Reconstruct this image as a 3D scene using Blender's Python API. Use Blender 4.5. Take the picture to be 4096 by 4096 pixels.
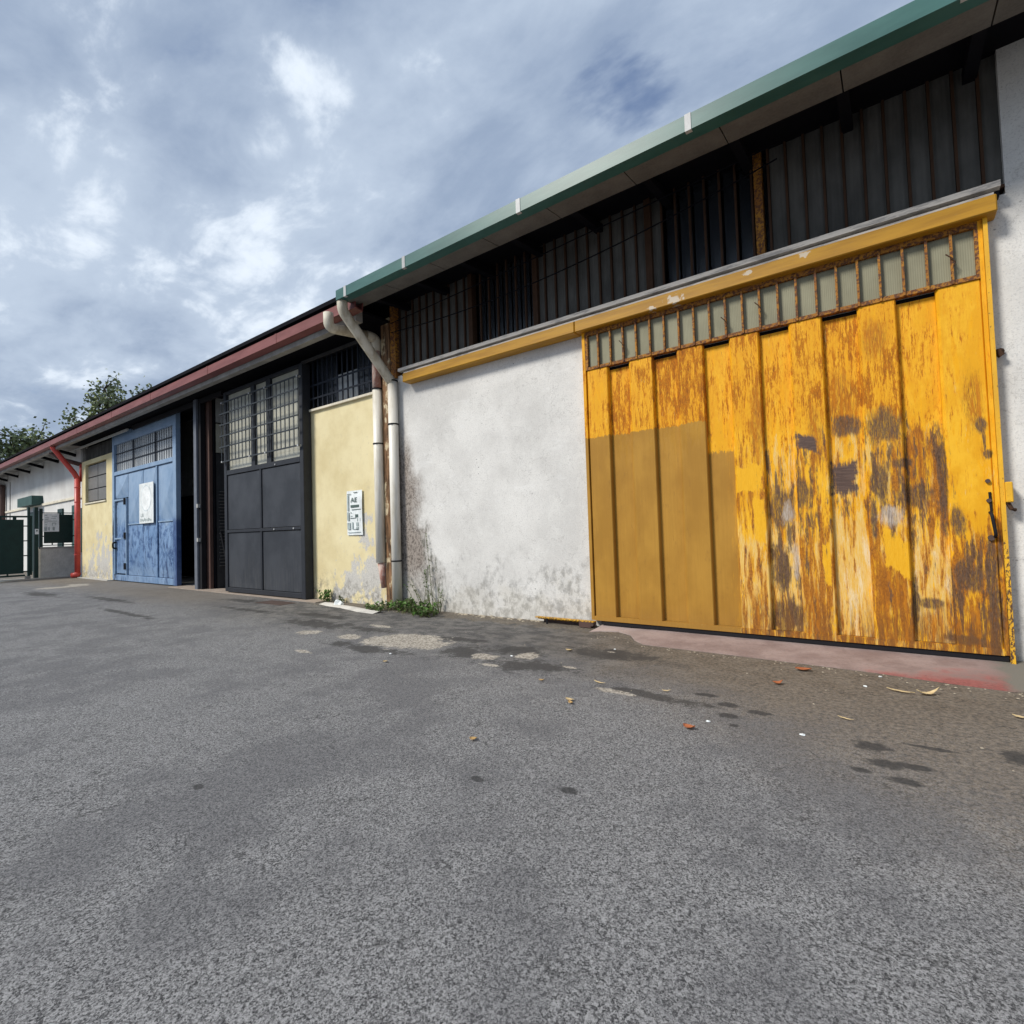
import bpy, bmesh, math, random
from mathutils import Vector, Matrix
import numpy as np
random.seed(7)
K = 0.6                       # metres per layout unit
for o in list(bpy.data.objects): bpy.data.objects.remove(o)
scn = bpy.context.scene
COL = scn.collection

# ------------------------------------------------------------------ camera
cam_d = bpy.data.cameras.new('camera'); cam = bpy.data.objects.new('camera', cam_d); COL.objects.link(cam)
cam_d.sensor_fit = 'HORIZONTAL'; cam_d.sensor_width = 36.0; cam_d.lens = 36.0 * 2065.6 / 4096
cam_d.clip_start = 0.05; cam_d.clip_end = 2000
yaw, pitch, roll = math.radians(36.494), math.radians(2.0345), math.radians(-1.795)
fw = Vector((-math.sin(yaw) * math.cos(pitch), math.cos(yaw) * math.cos(pitch), math.sin(pitch)))
ri = Vector((math.cos(yaw), math.sin(yaw), 0)); up = ri.cross(fw)
r2 = ri * math.cos(roll) + up * math.sin(roll); u2 = up * math.cos(roll) - ri * math.sin(roll)
mw = Matrix(((r2.x, u2.x, -fw.x, 0), (r2.y, u2.y, -fw.y, 0), (r2.z, u2.z, -fw.z, 1.6 * K), (0, 0, 0, 1)))
cam.matrix_world = mw
scn.camera = cam
scn.view_settings.view_transform = 'Standard'; scn.view_settings.look = 'None'
scn.view_settings.exposure = 0.44; scn.view_settings.gamma = 1.0; scn.view_settings.use_curve_mapping = False
scn.render.resolution_x = 1024; scn.render.resolution_y = 1024

# ------------------------------------------------------------------ node helper
class G:
    def __init__(s, nt): s.nt = nt; s._pos = None
    def n(s, t, **kw):
        x = s.nt.nodes.new(t)
        for k, v in kw.items(): setattr(x, k, v)
        return x
    def put(s, sock, v):
        if isinstance(v, bpy.types.NodeSocket): s.nt.links.new(v, sock)
        elif isinstance(v, (tuple, list)):
            v = tuple(v)
            try: sock.default_value = v
            except Exception: sock.default_value = v + (1.0,)
        else: sock.default_value = v
    @property
    def pos(s):
        if s._pos is None:
            g = s.n('ShaderNodeNewGeometry'); m = s.n('ShaderNodeVectorMath', operation='SCALE')
            s.nt.links.new(g.outputs['Position'], m.inputs[0]); m.inputs[3].default_value = 1 / K
            s._pos = m.outputs[0]; sp = s.n('ShaderNodeSeparateXYZ'); s.nt.links.new(s._pos, sp.inputs[0])
            s.x, s.y, s.z = sp.outputs
        return s._pos
    def vm(s, op, a, b=None, c=None):
        m = s.n('ShaderNodeVectorMath', operation=op); s.put(m.inputs[0], a)
        if b is not None: s.put(m.inputs[1], b)
        if c is not None: s.put(m.inputs[2], c)
        return m.outputs['Value'] if op in ('LENGTH', 'DOT_PRODUCT', 'DISTANCE') else m.outputs[0]
    def m(s, op, a, b=None, c=None, clamp=False):
        m = s.n('ShaderNodeMath', operation=op); m.use_clamp = clamp; s.put(m.inputs[0], a)
        if b is not None: s.put(m.inputs[1], b)
        if c is not None: s.put(m.inputs[2], c)
        return m.outputs[0]
    def noise(s, scale, detail=3, rough=0.55, off=(0, 0, 0), vec=None, dist=0.0):
        v = s.pos if vec is None else vec
        sc = scale if isinstance(scale, (tuple, list)) else (scale,) * 3
        v = s.vm('MULTIPLY_ADD', v, sc, off)
        t = s.n('ShaderNodeTexNoise'); s.nt.links.new(v, t.inputs['Vector'])
        t.inputs['Scale'].default_value = 1; t.inputs['Detail'].default_value = detail
        t.inputs['Roughness'].default_value = rough; t.inputs['Distortion'].default_value = dist
        return t.outputs['Fac']
    def n_col(s, sc):
        t = s.n('ShaderNodeTexNoise'); s.nt.links.new(s.vm('MULTIPLY', s.pos, sc), t.inputs['Vector']); t.inputs['Scale'].default_value = 1; t.inputs['Detail'].default_value = 2
        return t.outputs['Color']
    def voro(s, scale, feature='F1', out='Distance', off=(0, 0, 0)):
        sc = scale if isinstance(scale, (tuple, list)) else (scale,) * 3
        v = s.vm('MULTIPLY_ADD', s.pos, sc, off)
        t = s.n('ShaderNodeTexVoronoi', feature=feature); s.nt.links.new(v, t.inputs['Vector']); t.inputs['Scale'].default_value = 1
        return t.outputs[out]
    def step(s, v, a, b, lo=0.0, hi=1.0):
        m = s.n('ShaderNodeMapRange', interpolation_type='SMOOTHSTEP'); m.clamp = True
        s.put(m.inputs[0], v)
        if not isinstance(a, bpy.types.NodeSocket) and not isinstance(b, bpy.types.NodeSocket) and a > b: a, b, lo, hi = b, a, hi, lo
        s.put(m.inputs[1], a); s.put(m.inputs[2], b); s.put(m.inputs[3], lo); s.put(m.inputs[4], hi)
        return m.outputs[0]
    def mix(s, f, a, b, mode='MIX'):
        m = s.n('ShaderNodeMix', data_type='RGBA', blend_type=mode); s.put(m.inputs[0], f)
        s.put(m.inputs[6], a if not isinstance(a, tuple) else a + (1,) if len(a) == 3 else a)
        s.put(m.inputs[7], b if not isinstance(b, tuple) else b + (1,) if len(b) == 3 else b)
        return m.outputs[2]
    def attr(s, name):
        a = s.n('ShaderNodeAttribute', attribute_type='OBJECT', attribute_name=name); return a.outputs['Fac']
    def spots(s, lst, warp, amt=0.6, soft=0.25, axes='xz'):
        d = None
        for a, b, ra, rb in lst:
            inv = (1 / ra, 0, 1 / rb) if axes == 'xz' else (1 / ra, 1 / rb, 0)
            off = (-a / ra, 0, -b / rb) if axes == 'xz' else (-a / ra, -b / rb, 0)
            l = s.vm('LENGTH', s.vm('MULTIPLY_ADD', s.pos, inv, off))
            d = l if d is None else s.m('MINIMUM', d, l)
        d = s.m('MULTIPLY_ADD', s.m('SUBTRACT', warp, 0.5), amt * 4.4, d)
        return s.step(d, 1.0 + soft, 1.0 - soft)

def rects(g, lst, warp, amt=1.0, soft=.1):
    d = None
    for cx, cz, rx, rz, sk in lst:
        dx = g.m('ABSOLUTE', g.m('MULTIPLY_ADD', g.x, 1 / rx, -cx / rx))
        dz = g.m('ABSOLUTE', g.m('ADD', g.m('MULTIPLY_ADD', g.z, 1 / rz, -cz / rz), g.m('MULTIPLY_ADD', g.x, sk / rz, -cx * sk / rz)))
        l = g.m('MAXIMUM', dx, dz); d = l if d is None else g.m('MINIMUM', d, l)
    d = g.m('MULTIPLY_ADD', g.m('SUBTRACT', warp, 0.5), amt, d)
    return g.step(d, 1 + soft, 1 - soft)
def material(name, fn=None, col=(.5, .5, .5), rough=0.8, spec=0.3, metal=0.0):
    m = bpy.data.materials.new(name); m.use_nodes = True; nt = m.node_tree
    b = nt.nodes['Principled BSDF']; g = G(nt); g.pos
    b.inputs['Roughness'].default_value = rough; b.inputs['Specular IOR Level'].default_value = spec; b.inputs['Metallic'].default_value = metal
    g.bsdf = b; g.mat = m
    if fn:
        r = fn(g)
        c, h, bs = (r + (None, None))[:3] if isinstance(r, tuple) else (r, None, None)
        g.put(b.inputs['Base Color'], c)
        if h is not None:
            bp = g.n('ShaderNodeBump'); bp.inputs['Strength'].default_value = bs or 0.4; bp.inputs['Distance'].default_value = 0.006
            g.put(bp.inputs['Height'], h); nt.links.new(bp.outputs[0], b.inputs['Normal'])
    else:
        n1 = g.noise(3.0, 4); n2 = g.noise((30, 30, 9), 3)
        f = g.m('ADD', g.m('MULTIPLY', n1, .6), g.m('MULTIPLY', n2, .4))
        g.put(b.inputs['Base Color'], g.mix(g.step(f, .3, .7), tuple(c * .8 for c in col), tuple(min(1, c * 1.16) for c in col)))
    return m

# ------------------------------------------------------------------ world and sun
SUN_EL, SUN_AZ = math.radians(41), math.radians(-30)     # azimuth of the sun measured from -Y (in front of the facade) towards -X
w = bpy.data.worlds.new('World'); scn.world = w; w.use_nodes = True
nt = w.node_tree; nt.nodes.clear(); g = G(nt)
tc = g.n('ShaderNodeTexCoord'); gen = tc.outputs['Generated']
sky = g.n('ShaderNodeTexSky', sky_type='NISHITA'); sky.sun_disc = False; sky.sun_elevation = SUN_EL
sdir = Vector((math.sin(SUN_AZ) * math.cos(SUN_EL), -math.cos(SUN_AZ) * math.cos(SUN_EL), math.sin(SUN_EL)))
sky.sun_rotation = math.atan2(sdir.x, sdir.y)
sky.air_density = 1.0; sky.dust_density = 1.5
sp = g.n('ShaderNodeSeparateXYZ'); nt.links.new(gen, sp.inputs[0])
zc = g.m('MAXIMUM', sp.outputs[2], 0.02)
den = g.m('ADD', zc, 0.22)
px = g.m('DIVIDE', sp.outputs[0], den); py = g.m('DIVIDE', sp.outputs[1], den)
cb = g.n('ShaderNodeCombineXYZ'); nt.links.new(px, cb.inputs[0]); nt.links.new(py, cb.inputs[1])
pv = cb.outputs[0]
def wn(sc, det, off, rough=.55, dist=0.0): return g.noise(sc, det, rough, off, vec=pv, dist=dist)
n1 = wn((1.3, 2.1, 1), 7, (3.1, 1.7, 0), .56, .3); n2 = wn((4.6, 6.4, 1), 7, (9, 4, 0), .58, .25); n3 = wn((.55, .8, 1), 4, (1.3, 7.7, 0))
body = g.m('ADD', g.m('MULTIPLY', n1, .6), g.m('MULTIPLY', n2, .4))
shade = g.m('ADD', g.m('MULTIPLY', n3, .42), g.m('MULTIPLY', body, .58))
ccol = g.mix(g.step(shade, .42, .58), (2.9, 3.7, 5.1), (5.0, 5.9, 7.2))
ccol = g.mix(g.step(g.m('ADD', g.m('MULTIPLY', n2, .5), g.m('MULTIPLY', n1, .5)), .52, .63), ccol, (7.8, 8.6, 9.6))
gap = g.step(g.m('ADD', g.m('MULTIPLY', n1, .5), g.m('MULTIPLY', wn((2.6, 3.4, 1), 6, (21, 5, 0)), .5)), .335, .42)
blue = g.mix(.5, sky.outputs[0], (2.2, 3.1, 5.2))
skyc = g.mix(gap, blue, ccol)
hz = g.step(sp.outputs[2], .30, .02)
skyc = g.mix(g.m('MULTIPLY', hz, .55), skyc, (3.4, 4.3, 5.6))
bg = g.n('ShaderNodeBackground'); nt.links.new(skyc, bg.inputs[0]); bg.inputs[1].default_value = 0.080
out = g.n('ShaderNodeOutputWorld'); nt.links.new(bg.outputs[0], out.inputs[0])
sd = bpy.data.lights.new('sun', 'SUN'); sd.energy = 2.7; sd.angle = math.radians(14); sd.color = (1, .945, .86)
sun = bpy.data.objects.new('sun', sd); COL.objects.link(sun)
sun.rotation_euler = (-sdir).to_track_quat('-Z', 'Y').to_euler(); sun.location = (0, -20, 30)

# ------------------------------------------------------------------ mesh helpers
BASE = {}
class MB:
    def __init__(s): s.v = []; s.f = []
    def box(s, x0, x1, y0, y1, z0, z1):
        i = len(s.v); s.v += [(x, y, z) for z in (z0, z1) for y in (y0, y1) for x in (x0, x1)]
        s.f += [tuple(i + k for k in q) for q in ((0, 2, 3, 1), (4, 5, 7, 6), (0, 1, 5, 4), (2, 6, 7, 3), (0, 4, 6, 2), (1, 3, 7, 5))]
        return s
    def quad(s, *p):
        i = len(s.v); s.v += list(p); s.f.append(tuple(range(i, i + len(p)))); return s
    def prism(s, prof, axis, a0, a1):          # profile of 2-D points swept along an axis
        i = len(s.v); n = len(prof)
        for a in (a0, a1):
            for p, q in prof: s.v.append({'x': (a, p, q), 'y': (p, a, q), 'z': (p, q, a)}[axis])
        for k in range(n): s.f.append((i + k, i + (k + 1) % n, i + n + (k + 1) % n, i + n + k))
        s.f.append(tuple(i + k for k in range(n))[::-1]); s.f.append(tuple(i + n + k for k in range(n)))
        return s
    def tube(s, pts, r, seg=12, caps=True):
        pts = [Vector(p) for p in pts]; n = len(pts); rr = r if isinstance(r, (list, tuple)) else [r] * n
        i0 = len(s.v); ref = None
        for k, p in enumerate(pts):
            t = (pts[min(k + 1, n - 1)] - pts[max(k - 1, 0)]).normalized()
            if ref is None: ref = t.orthogonal().normalized()
            ref = (ref - t * ref.dot(t)).normalized(); b = t.cross(ref)
            for j in range(seg):
                a = 2 * math.pi * j / seg; s.v.append(tuple(p + (ref * math.cos(a) + b * math.sin(a)) * rr[k]))
        for k in range(n - 1):
            for j in range(seg):
                a = i0 + k * seg + j; b = i0 + k * seg + (j + 1) % seg
                s.f.append((a, b, b + seg, a + seg))
        if caps:
            s.f.append(tuple(i0 + j for j in range(seg))[::-1]); s.f.append(tuple(i0 + (n - 1) * seg + j for j in range(seg)))
        return s
    def mesh(s, name, mat, base=(0, 0, 0), smooth=False, mats=None):
        me = bpy.data.meshes.new(name)
        bx, by, bz = base
        me.from_pydata([((x - bx) * K, (y - by) * K, (z - bz) * K) for x, y, z in s.v], [], s.f)
        bm = bmesh.new(); bm.from_mesh(me); bmesh.ops.recalc_face_normals(bm, faces=bm.faces); bm.to_mesh(me); bm.free()
        if smooth:
            for p in me.polygons: p.use_smooth = True
        me.materials.append(mat); me.update(); return me
    def build(s, name, mat, parent=None, base=None, smooth=False):
        if parent is not None: base = BASE[parent.name]
        elif base is None: base = (0, 0, 0)
        o = bpy.data.objects.new(name, s.mesh(name, mat, base, smooth)); COL.objects.link(o)
        if parent is not None: o.parent = parent
        else: o.location = Vector(base) * K
        BASE[o.name] = base
        return o
def inst(mesh, name, parent, at):              # an object on shared mesh data, placed at a layout point
    o = bpy.data.objects.new(name, mesh); COL.objects.link(o); o.parent = parent
    pb = BASE[parent.name]; o.location = (Vector(at) - Vector(pb)) * K; BASE[o.name] = tuple(at); return o
def tag(o, label=None, cat=None, group=None, kind=None):
    if label: o['label'] = label
    if cat: o['category'] = cat
    if group: o['group'] = group
    if kind: o['kind'] = kind
    return o
def thing(name, at, label, cat, group=None):
    o = bpy.data.objects.new(name, None); COL.objects.link(o); o.location = Vector(at) * K; o.empty_display_size = .2
    BASE[o.name] = tuple(at); return tag(o, label, cat, group)
def B(*a): return MB().box(*a)
def bevel(o, wd=.01, seg=1):
    m = o.modifiers.new('bevel', 'BEVEL'); m.width = wd * K; m.segments = seg; m.limit_method = 'ANGLE'; return o
def text(body, size, x, y, z, parent, name, mat, squeeze=1.0, axis='x'):
    c = bpy.data.curves.new('lettering', 'FONT'); c.body = body; c.size = size * K; c.extrude = .0015
    t = bpy.data.objects.new('lettering_source', c); COL.objects.link(t)
    dg = bpy.context.evaluated_depsgraph_get(); dg.update(); me = bpy.data.meshes.new_from_object(t.evaluated_get(dg)); bpy.data.objects.remove(t)
    pb = BASE[parent.name]
    for v in me.vertices:
        a, b, e = v.co.x * squeeze, v.co.y, v.co.z
        v.co = Vector((a, -e, b)) if axis == 'x' else Vector((e, a, b))
    me.materials.clear(); me.materials.append(mat)
    o = bpy.data.objects.new(name, me); COL.objects.link(o); o.parent = parent
    o.location = (Vector((x, y, z)) - Vector(pb)) * K; BASE[o.name] = (x, y, z); return o

# ------------------------------------------------------------------ materials
def f_asphalt(g):
    big = g.noise(.35, 4, off=(4, 1, 0)); mid = g.noise(1.6, 5, .62); fine = g.noise(26, 3, .7)
    cell = g.voro(165, out='Color'); cs = g.n('ShaderNodeSeparateColor'); g.nt.links.new(cell, cs.inputs[0])
    cell2 = g.voro(95, out='Color', off=(3, 9, 0)); cs2 = g.n('ShaderNodeSeparateColor'); g.nt.links.new(cell2, cs2.inputs[0])
    sp = g.m('ADD', g.m('ADD', g.m('MULTIPLY', cs.outputs[0], .42), g.m('MULTIPLY', cs2.outputs[1], .28)), g.m('MULTIPLY', g.step(g.noise(330, 2, .7, off=(5, 5, 0)), .3, .7), .30))
    c = g.mix(g.step(sp, .15, .88), (.036, .036, .038), (.415, .413, .412))
    c = g.mix(g.m('MULTIPLY', g.step(g.m('ADD', g.m('MULTIPLY', big, .5), g.m('MULTIPLY', mid, .5)), .42, .54, 1, 0), .45), c, (.10, .10, .107))
    # worn, smoother and browner surface near the doors
    near = g.m('MULTIPLY', g.step(g.m('ADD', g.y, g.m('MULTIPLY', mid, 1.6)), 5.1, 7.1), g.step(g.x, -17, -10))
    c = g.mix(g.m('MULTIPLY', near, .66), c, g.mix(g.step(g.noise((3, 4, 3), 6, .7, off=(6, 2, 0)), .40, .62), (.045, .042, .039), (.18, .168, .15)))
    dirt = g.m('MULTIPLY', g.step(g.m('ADD', g.y, g.m('MULTIPLY', g.m('SUBTRACT', g.noise((4, 4, 4), 5, .7, off=(1, 8, 0)), .5), 1.6)), 6.9, 7.35), g.step(g.x, -12, -11))
    c = g.mix(g.m('MULTIPLY', dirt, .7), c, g.mix(g.step(fine, .35, .65), (.10, .08, .058), (.26, .22, .165)))
    d = g.m('ADD', g.m('MULTIPLY', g.x, .55), g.m('MULTIPLY', g.y, .8)); d = g.m('ADD', d, g.m('MULTIPLY', mid, 1.5))
    br = g.m('MULTIPLY', g.step(d, 2.9, 4.7), g.step(g.m('ADD', g.x, g.m('MULTIPLY', mid, 1.5)), -4.2, -1.6))
    c = g.mix(g.m('MULTIPLY', br, .62), c, g.mix(g.step(fine, .3, .7), (.06, .047, .034), (.28, .225, .16)))
    br2 = g.m('MULTIPLY', g.step(g.m('ADD', g.y, g.m('MULTIPLY', mid, 2.0)), 5.6, 7.4), g.step(g.x, -12, -16))
    c = g.mix(g.m('MULTIPLY', br2, .5), c, (.19, .155, .11))
    # light stony patches where the top coat has gone
    wp = g.m('ADD', g.m('MULTIPLY', g.noise(2.6, 4, .6, off=(7, 7, 0)), .6), g.m('MULTIPLY', g.noise(12, 4, .7, off=(2, 7, 0)), .4))
    pm = g.spots([(-5.85, 5.3, .62, .42), (-6.25, 5.15, .5, .3), (-7.95, 4.93, .22, .16), (-6.95, 5.05, .24, .14), (-4.28, 5.12, .2, .13), (-3.82, 5.42, .14, .17), (-2.25, 4.66, .2, .06), (-6.7, 4.08, .2, .05), (-4.0, 4.82, .16, .05), (-7.3, 5.9, .3, .07), (-25.2, 5.5, .45, .75), (-25.9, 6.2, .6, .3), (-3.1, 5.2, .1, .04), (-3.0, 6.1, .05, .03)], wp, .8, .16, 'xy')
    gv = g.voro(48, out='Color', off=(1, 2, 3)); gs = g.n('ShaderNodeSeparateColor'); g.nt.links.new(gv, gs.inputs[0])
    c = g.mix(g.m('MULTIPLY', pm, .9), c, g.mix(gs.outputs[0], (.19, .17, .14), (.62, .57, .49)))
    # dark worn rims and smears
    dm = g.spots([(-4.1, 5.6, .35, .2), (-6.1, 4.65, .8, .16), (-5.3, 5.75, .45, .12), (-8.6, 5.5, .8, .25), (-4.7, 5.2, .3, .3), (-3.6, 5.0, .5, .25), (-11.7, 5.8, 1.2, .12), (-14, 4.2, 1.4, .1), (-18, 5.0, 1.6, .14), (-1.9, 4.7, .5, .1), (-22.5, 4.4, 1.5, .25), (-13.5, 6.6, .9, .2), (-9.5, 6.1, .7, .15), (-7.2, 5.6, .5, .12), (-2.9, 6.0, .6, .2)], g.m('ADD', g.m('MULTIPLY', g.noise(3.2, 4, .65), .6), g.m('MULTIPLY', g.noise(14, 4, .7, off=(2, 2, 0)), .4)), 1.3, .4, 'xy')
    c = g.mix(g.m('MULTIPLY', g.m('MULTIPLY', dm, g.m('SUBTRACT', 1, pm)), .75), c, (.045, .043, .041))
    # oil drips
    om = g.spots([(-.2, 4.45, .11, .09), (-.12, 4.18, .10, .07), (.03, 4.22, .11, .05), (-.02, 3.96, .08, .05), (-1.25, 4.82, .09, .06), (-1.19, 4.55, .09, .055), (-1.0, 4.75, .1, .05), (.59, 4.72, .09, .13), (-3.72, 1.5, .05, .03), (-2.25, 2.57, .05, .03), (-1.68, 2.76, .06, .035), (-1.5, 5.0, .1, .05), (.14, 4.62, .14, .03), (-.25, 4.0, .07, .03), (-1.1, 4.35, .04, .03)], g.noise(14, 4, .65), .42, .28, 'xy')
    c = g.mix(g.m('MULTIPLY', om, .8), c, g.mix(fine, (.022, .022, .023), (.06, .06, .06)))
    # dark seams and cracks
    cr = g.m('ABSOLUTE', g.m('SUBTRACT', g.noise(.8, 5, .6, off=(31, 5, 0)), .5))
    c = g.mix(g.m('MULTIPLY', g.step(cr, .0045, .001), g.m('MULTIPLY', g.step(mid, .46, .56), .5)), c, (.03, .03, .03))
    # pale scrapes
    sc = g.step(g.noise((1.2, 5, 1), 5, .7, off=(0, 13, 2)), .66, .73)
    c = g.mix(g.m('MULTIPLY', sc, .35), c, (.36, .36, .37))
    h = g.m('MULTIPLY', sp, g.m('SUBTRACT', 1, g.m('MULTIPLY', br, .6)))
    return c, h, .55
MA = {}
MA['asphalt'] = material('asphalt', f_asphalt, rough=.88, spec=.25)

def f_white(g):
    n = g.noise(1.1, 5, .6); f = g.noise(22, 4, .65); gr = g.noise(52, 3, .75)
    c = g.mix(g.step(n, .32, .68), (.61, .60, .575), (.745, .735, .705))
    c = g.mix(g.m('MULTIPLY', g.step(gr, .50, .66), .5), c, (.42, .42, .415))
    c = g.mix(g.m('MULTIPLY', g.step(g.noise((2.5, 1, 7), 5, .65, dist=.6), .56, .72), .28), c, (.83, .83, .82))
    ck = g.m('ABSOLUTE', g.m('SUBTRACT', g.noise((.9, 1, .9), 6, .62, off=(3, 0, 9)), .5))
    c = g.mix(g.m('MULTIPLY', g.step(ck, .004, .001), .35), c, (.33, .32, .30))
    tr = g.m('ABSOLUTE', g.m('SUBTRACT', g.noise((6, 1, 2.2), 4, .5, off=(0, 0, 4), dist=1.2), .5))
    c = g.mix(g.m('MULTIPLY', g.step(tr, .03, .0), .16), c, (.82, .82, .80))
    # brown and black water stain beside the downpipe, widening to the ground
    wd = g.m('MULTIPLY_ADD', g.m('SUBTRACT', 4.2, g.z), .24, .26)
    t = g.m('DIVIDE', g.m('ADD', g.x, 8.8), g.m('MAXIMUM', wd, .05))
    t = g.m('ADD', t, g.m('MULTIPLY', g.m('SUBTRACT', n, .5), 2.2))
    st = g.m('MULTIPLY', g.step(t, 1.45, .65), g.step(g.z, 4.3, 3.0))
    st = g.m('MULTIPLY', st, g.step(g.z, .35, 1.0, .45, 1))
    c = g.mix(g.m('MULTIPLY', st, .85), c, (.27, .225, .19))
    c = g.mix(g.m('MULTIPLY', g.m('MULTIPLY', st, g.step(g.noise((26, 26, 20), 4, .75), .46, .60)), .75), c, (.07, .058, .05))
    edge = g.m('MULTIPLY', g.step(g.m('ABSOLUTE', g.m('SUBTRACT', t, 1.05)), .32, .05), g.step(g.z, 2.4, 1.2))
    c = g.mix(g.m('MULTIPLY', g.m('MULTIPLY', edge, g.step(g.noise((12, 12, 5), 4, .7), .46, .62)), .8), c, (.08, .085, .06))
    # splash grime along the foot
    gz = g.m('ADD', g.z, g.m('MULTIPLY', g.m('SUBTRACT', g.noise(2.2, 5, .65, off=(2, 0, 5)), .5), 2.6))
    gm = g.m('MULTIPLY', g.step(gz, 1.15, .3), g.step(g.noise((8, 8, 6), 5, .7), .42, .66))
    c = g.mix(g.m('MULTIPLY', gm, .7), c, (.17, .165, .155))
    c = g.mix(g.m('MULTIPLY', g.step(gz, .7, .1), .35), c, (.52, .49, .42))
    # black mould flecks
    fl = g.step(g.voro((5, 5, 7), off=(3, 1, 0)), .10, .05)
    c = g.mix(g.m('MULTIPLY', g.m('MULTIPLY', fl, g.step(n, .5, .62)), .7), c, (.12, .12, .12))
    return c, g.m('ADD', g.m('MULTIPLY', f, .6), g.m('MULTIPLY', gr, .5)), .5
MA['white_render'] = material('white_render', f_white, rough=.93, spec=.15)

def f_yellow_wall(g):
    n = g.noise(1.4, 5, .6); f = g.noise(30, 3, .6)
    c = g.mix(g.step(n, .3, .7), (.66, .56, .32), (.78, .69, .43))
    c = g.mix(g.m('MULTIPLY', g.step(g.noise((9, 9, 6), 5, .7), .58, .72), .3), c, (.46, .42, .30))
    warp = g.noise((3, 3, 2.2), 6, .68, off=(5, 0, 1))
    pl = g.spots([(-9.6, .62, .75, .75), (-10.3, .45, .5, .5), (-10.9, .2, .3, .3), (-28.1, .6, 1.0, 1.0), (-29.8, .3, .7, .7), (-9.3, 1.0, .25, .6)], warp, 1.5, .22)
    c = g.mix(pl, c, g.mix(g.step(f, .35, .65), (.47, .46, .43), (.60, .58, .54)))
    gz = g.m('ADD', g.z, g.m('MULTIPLY', g.m('SUBTRACT', warp, .5), 1.6))
    c = g.mix(g.m('MULTIPLY', g.m('MULTIPLY', g.step(gz, .75, .1), g.step(g.noise(9, 4, .7), .40, .62)), .7), c, (.19, .175, .15))
    return c, f, .35
MA['yellow_render'] = material('yellow_render', f_yellow_wall, rough=.93, spec=.15)

def f_far(g):
    n = g.noise(.8, 4); st = g.noise((5, 5, .5), 4, .6)
    c = g.mix(g.step(n, .3, .7), (.58, .57, .55), (.70, .70, .68))
    c = g.mix(g.m('MULTIPLY', g.step(st, .48, .7), .2), c, (.46, .45, .43))
    c = g.mix(g.m('MULTIPLY', g.step(g.z, 3.2, 3.9, 1, 0), .6), c, (.74, .74, .72))
    return c, st, .2
MA['grey_render'] = material('grey_render', f_far, rough=.93, spec=.15)

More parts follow.
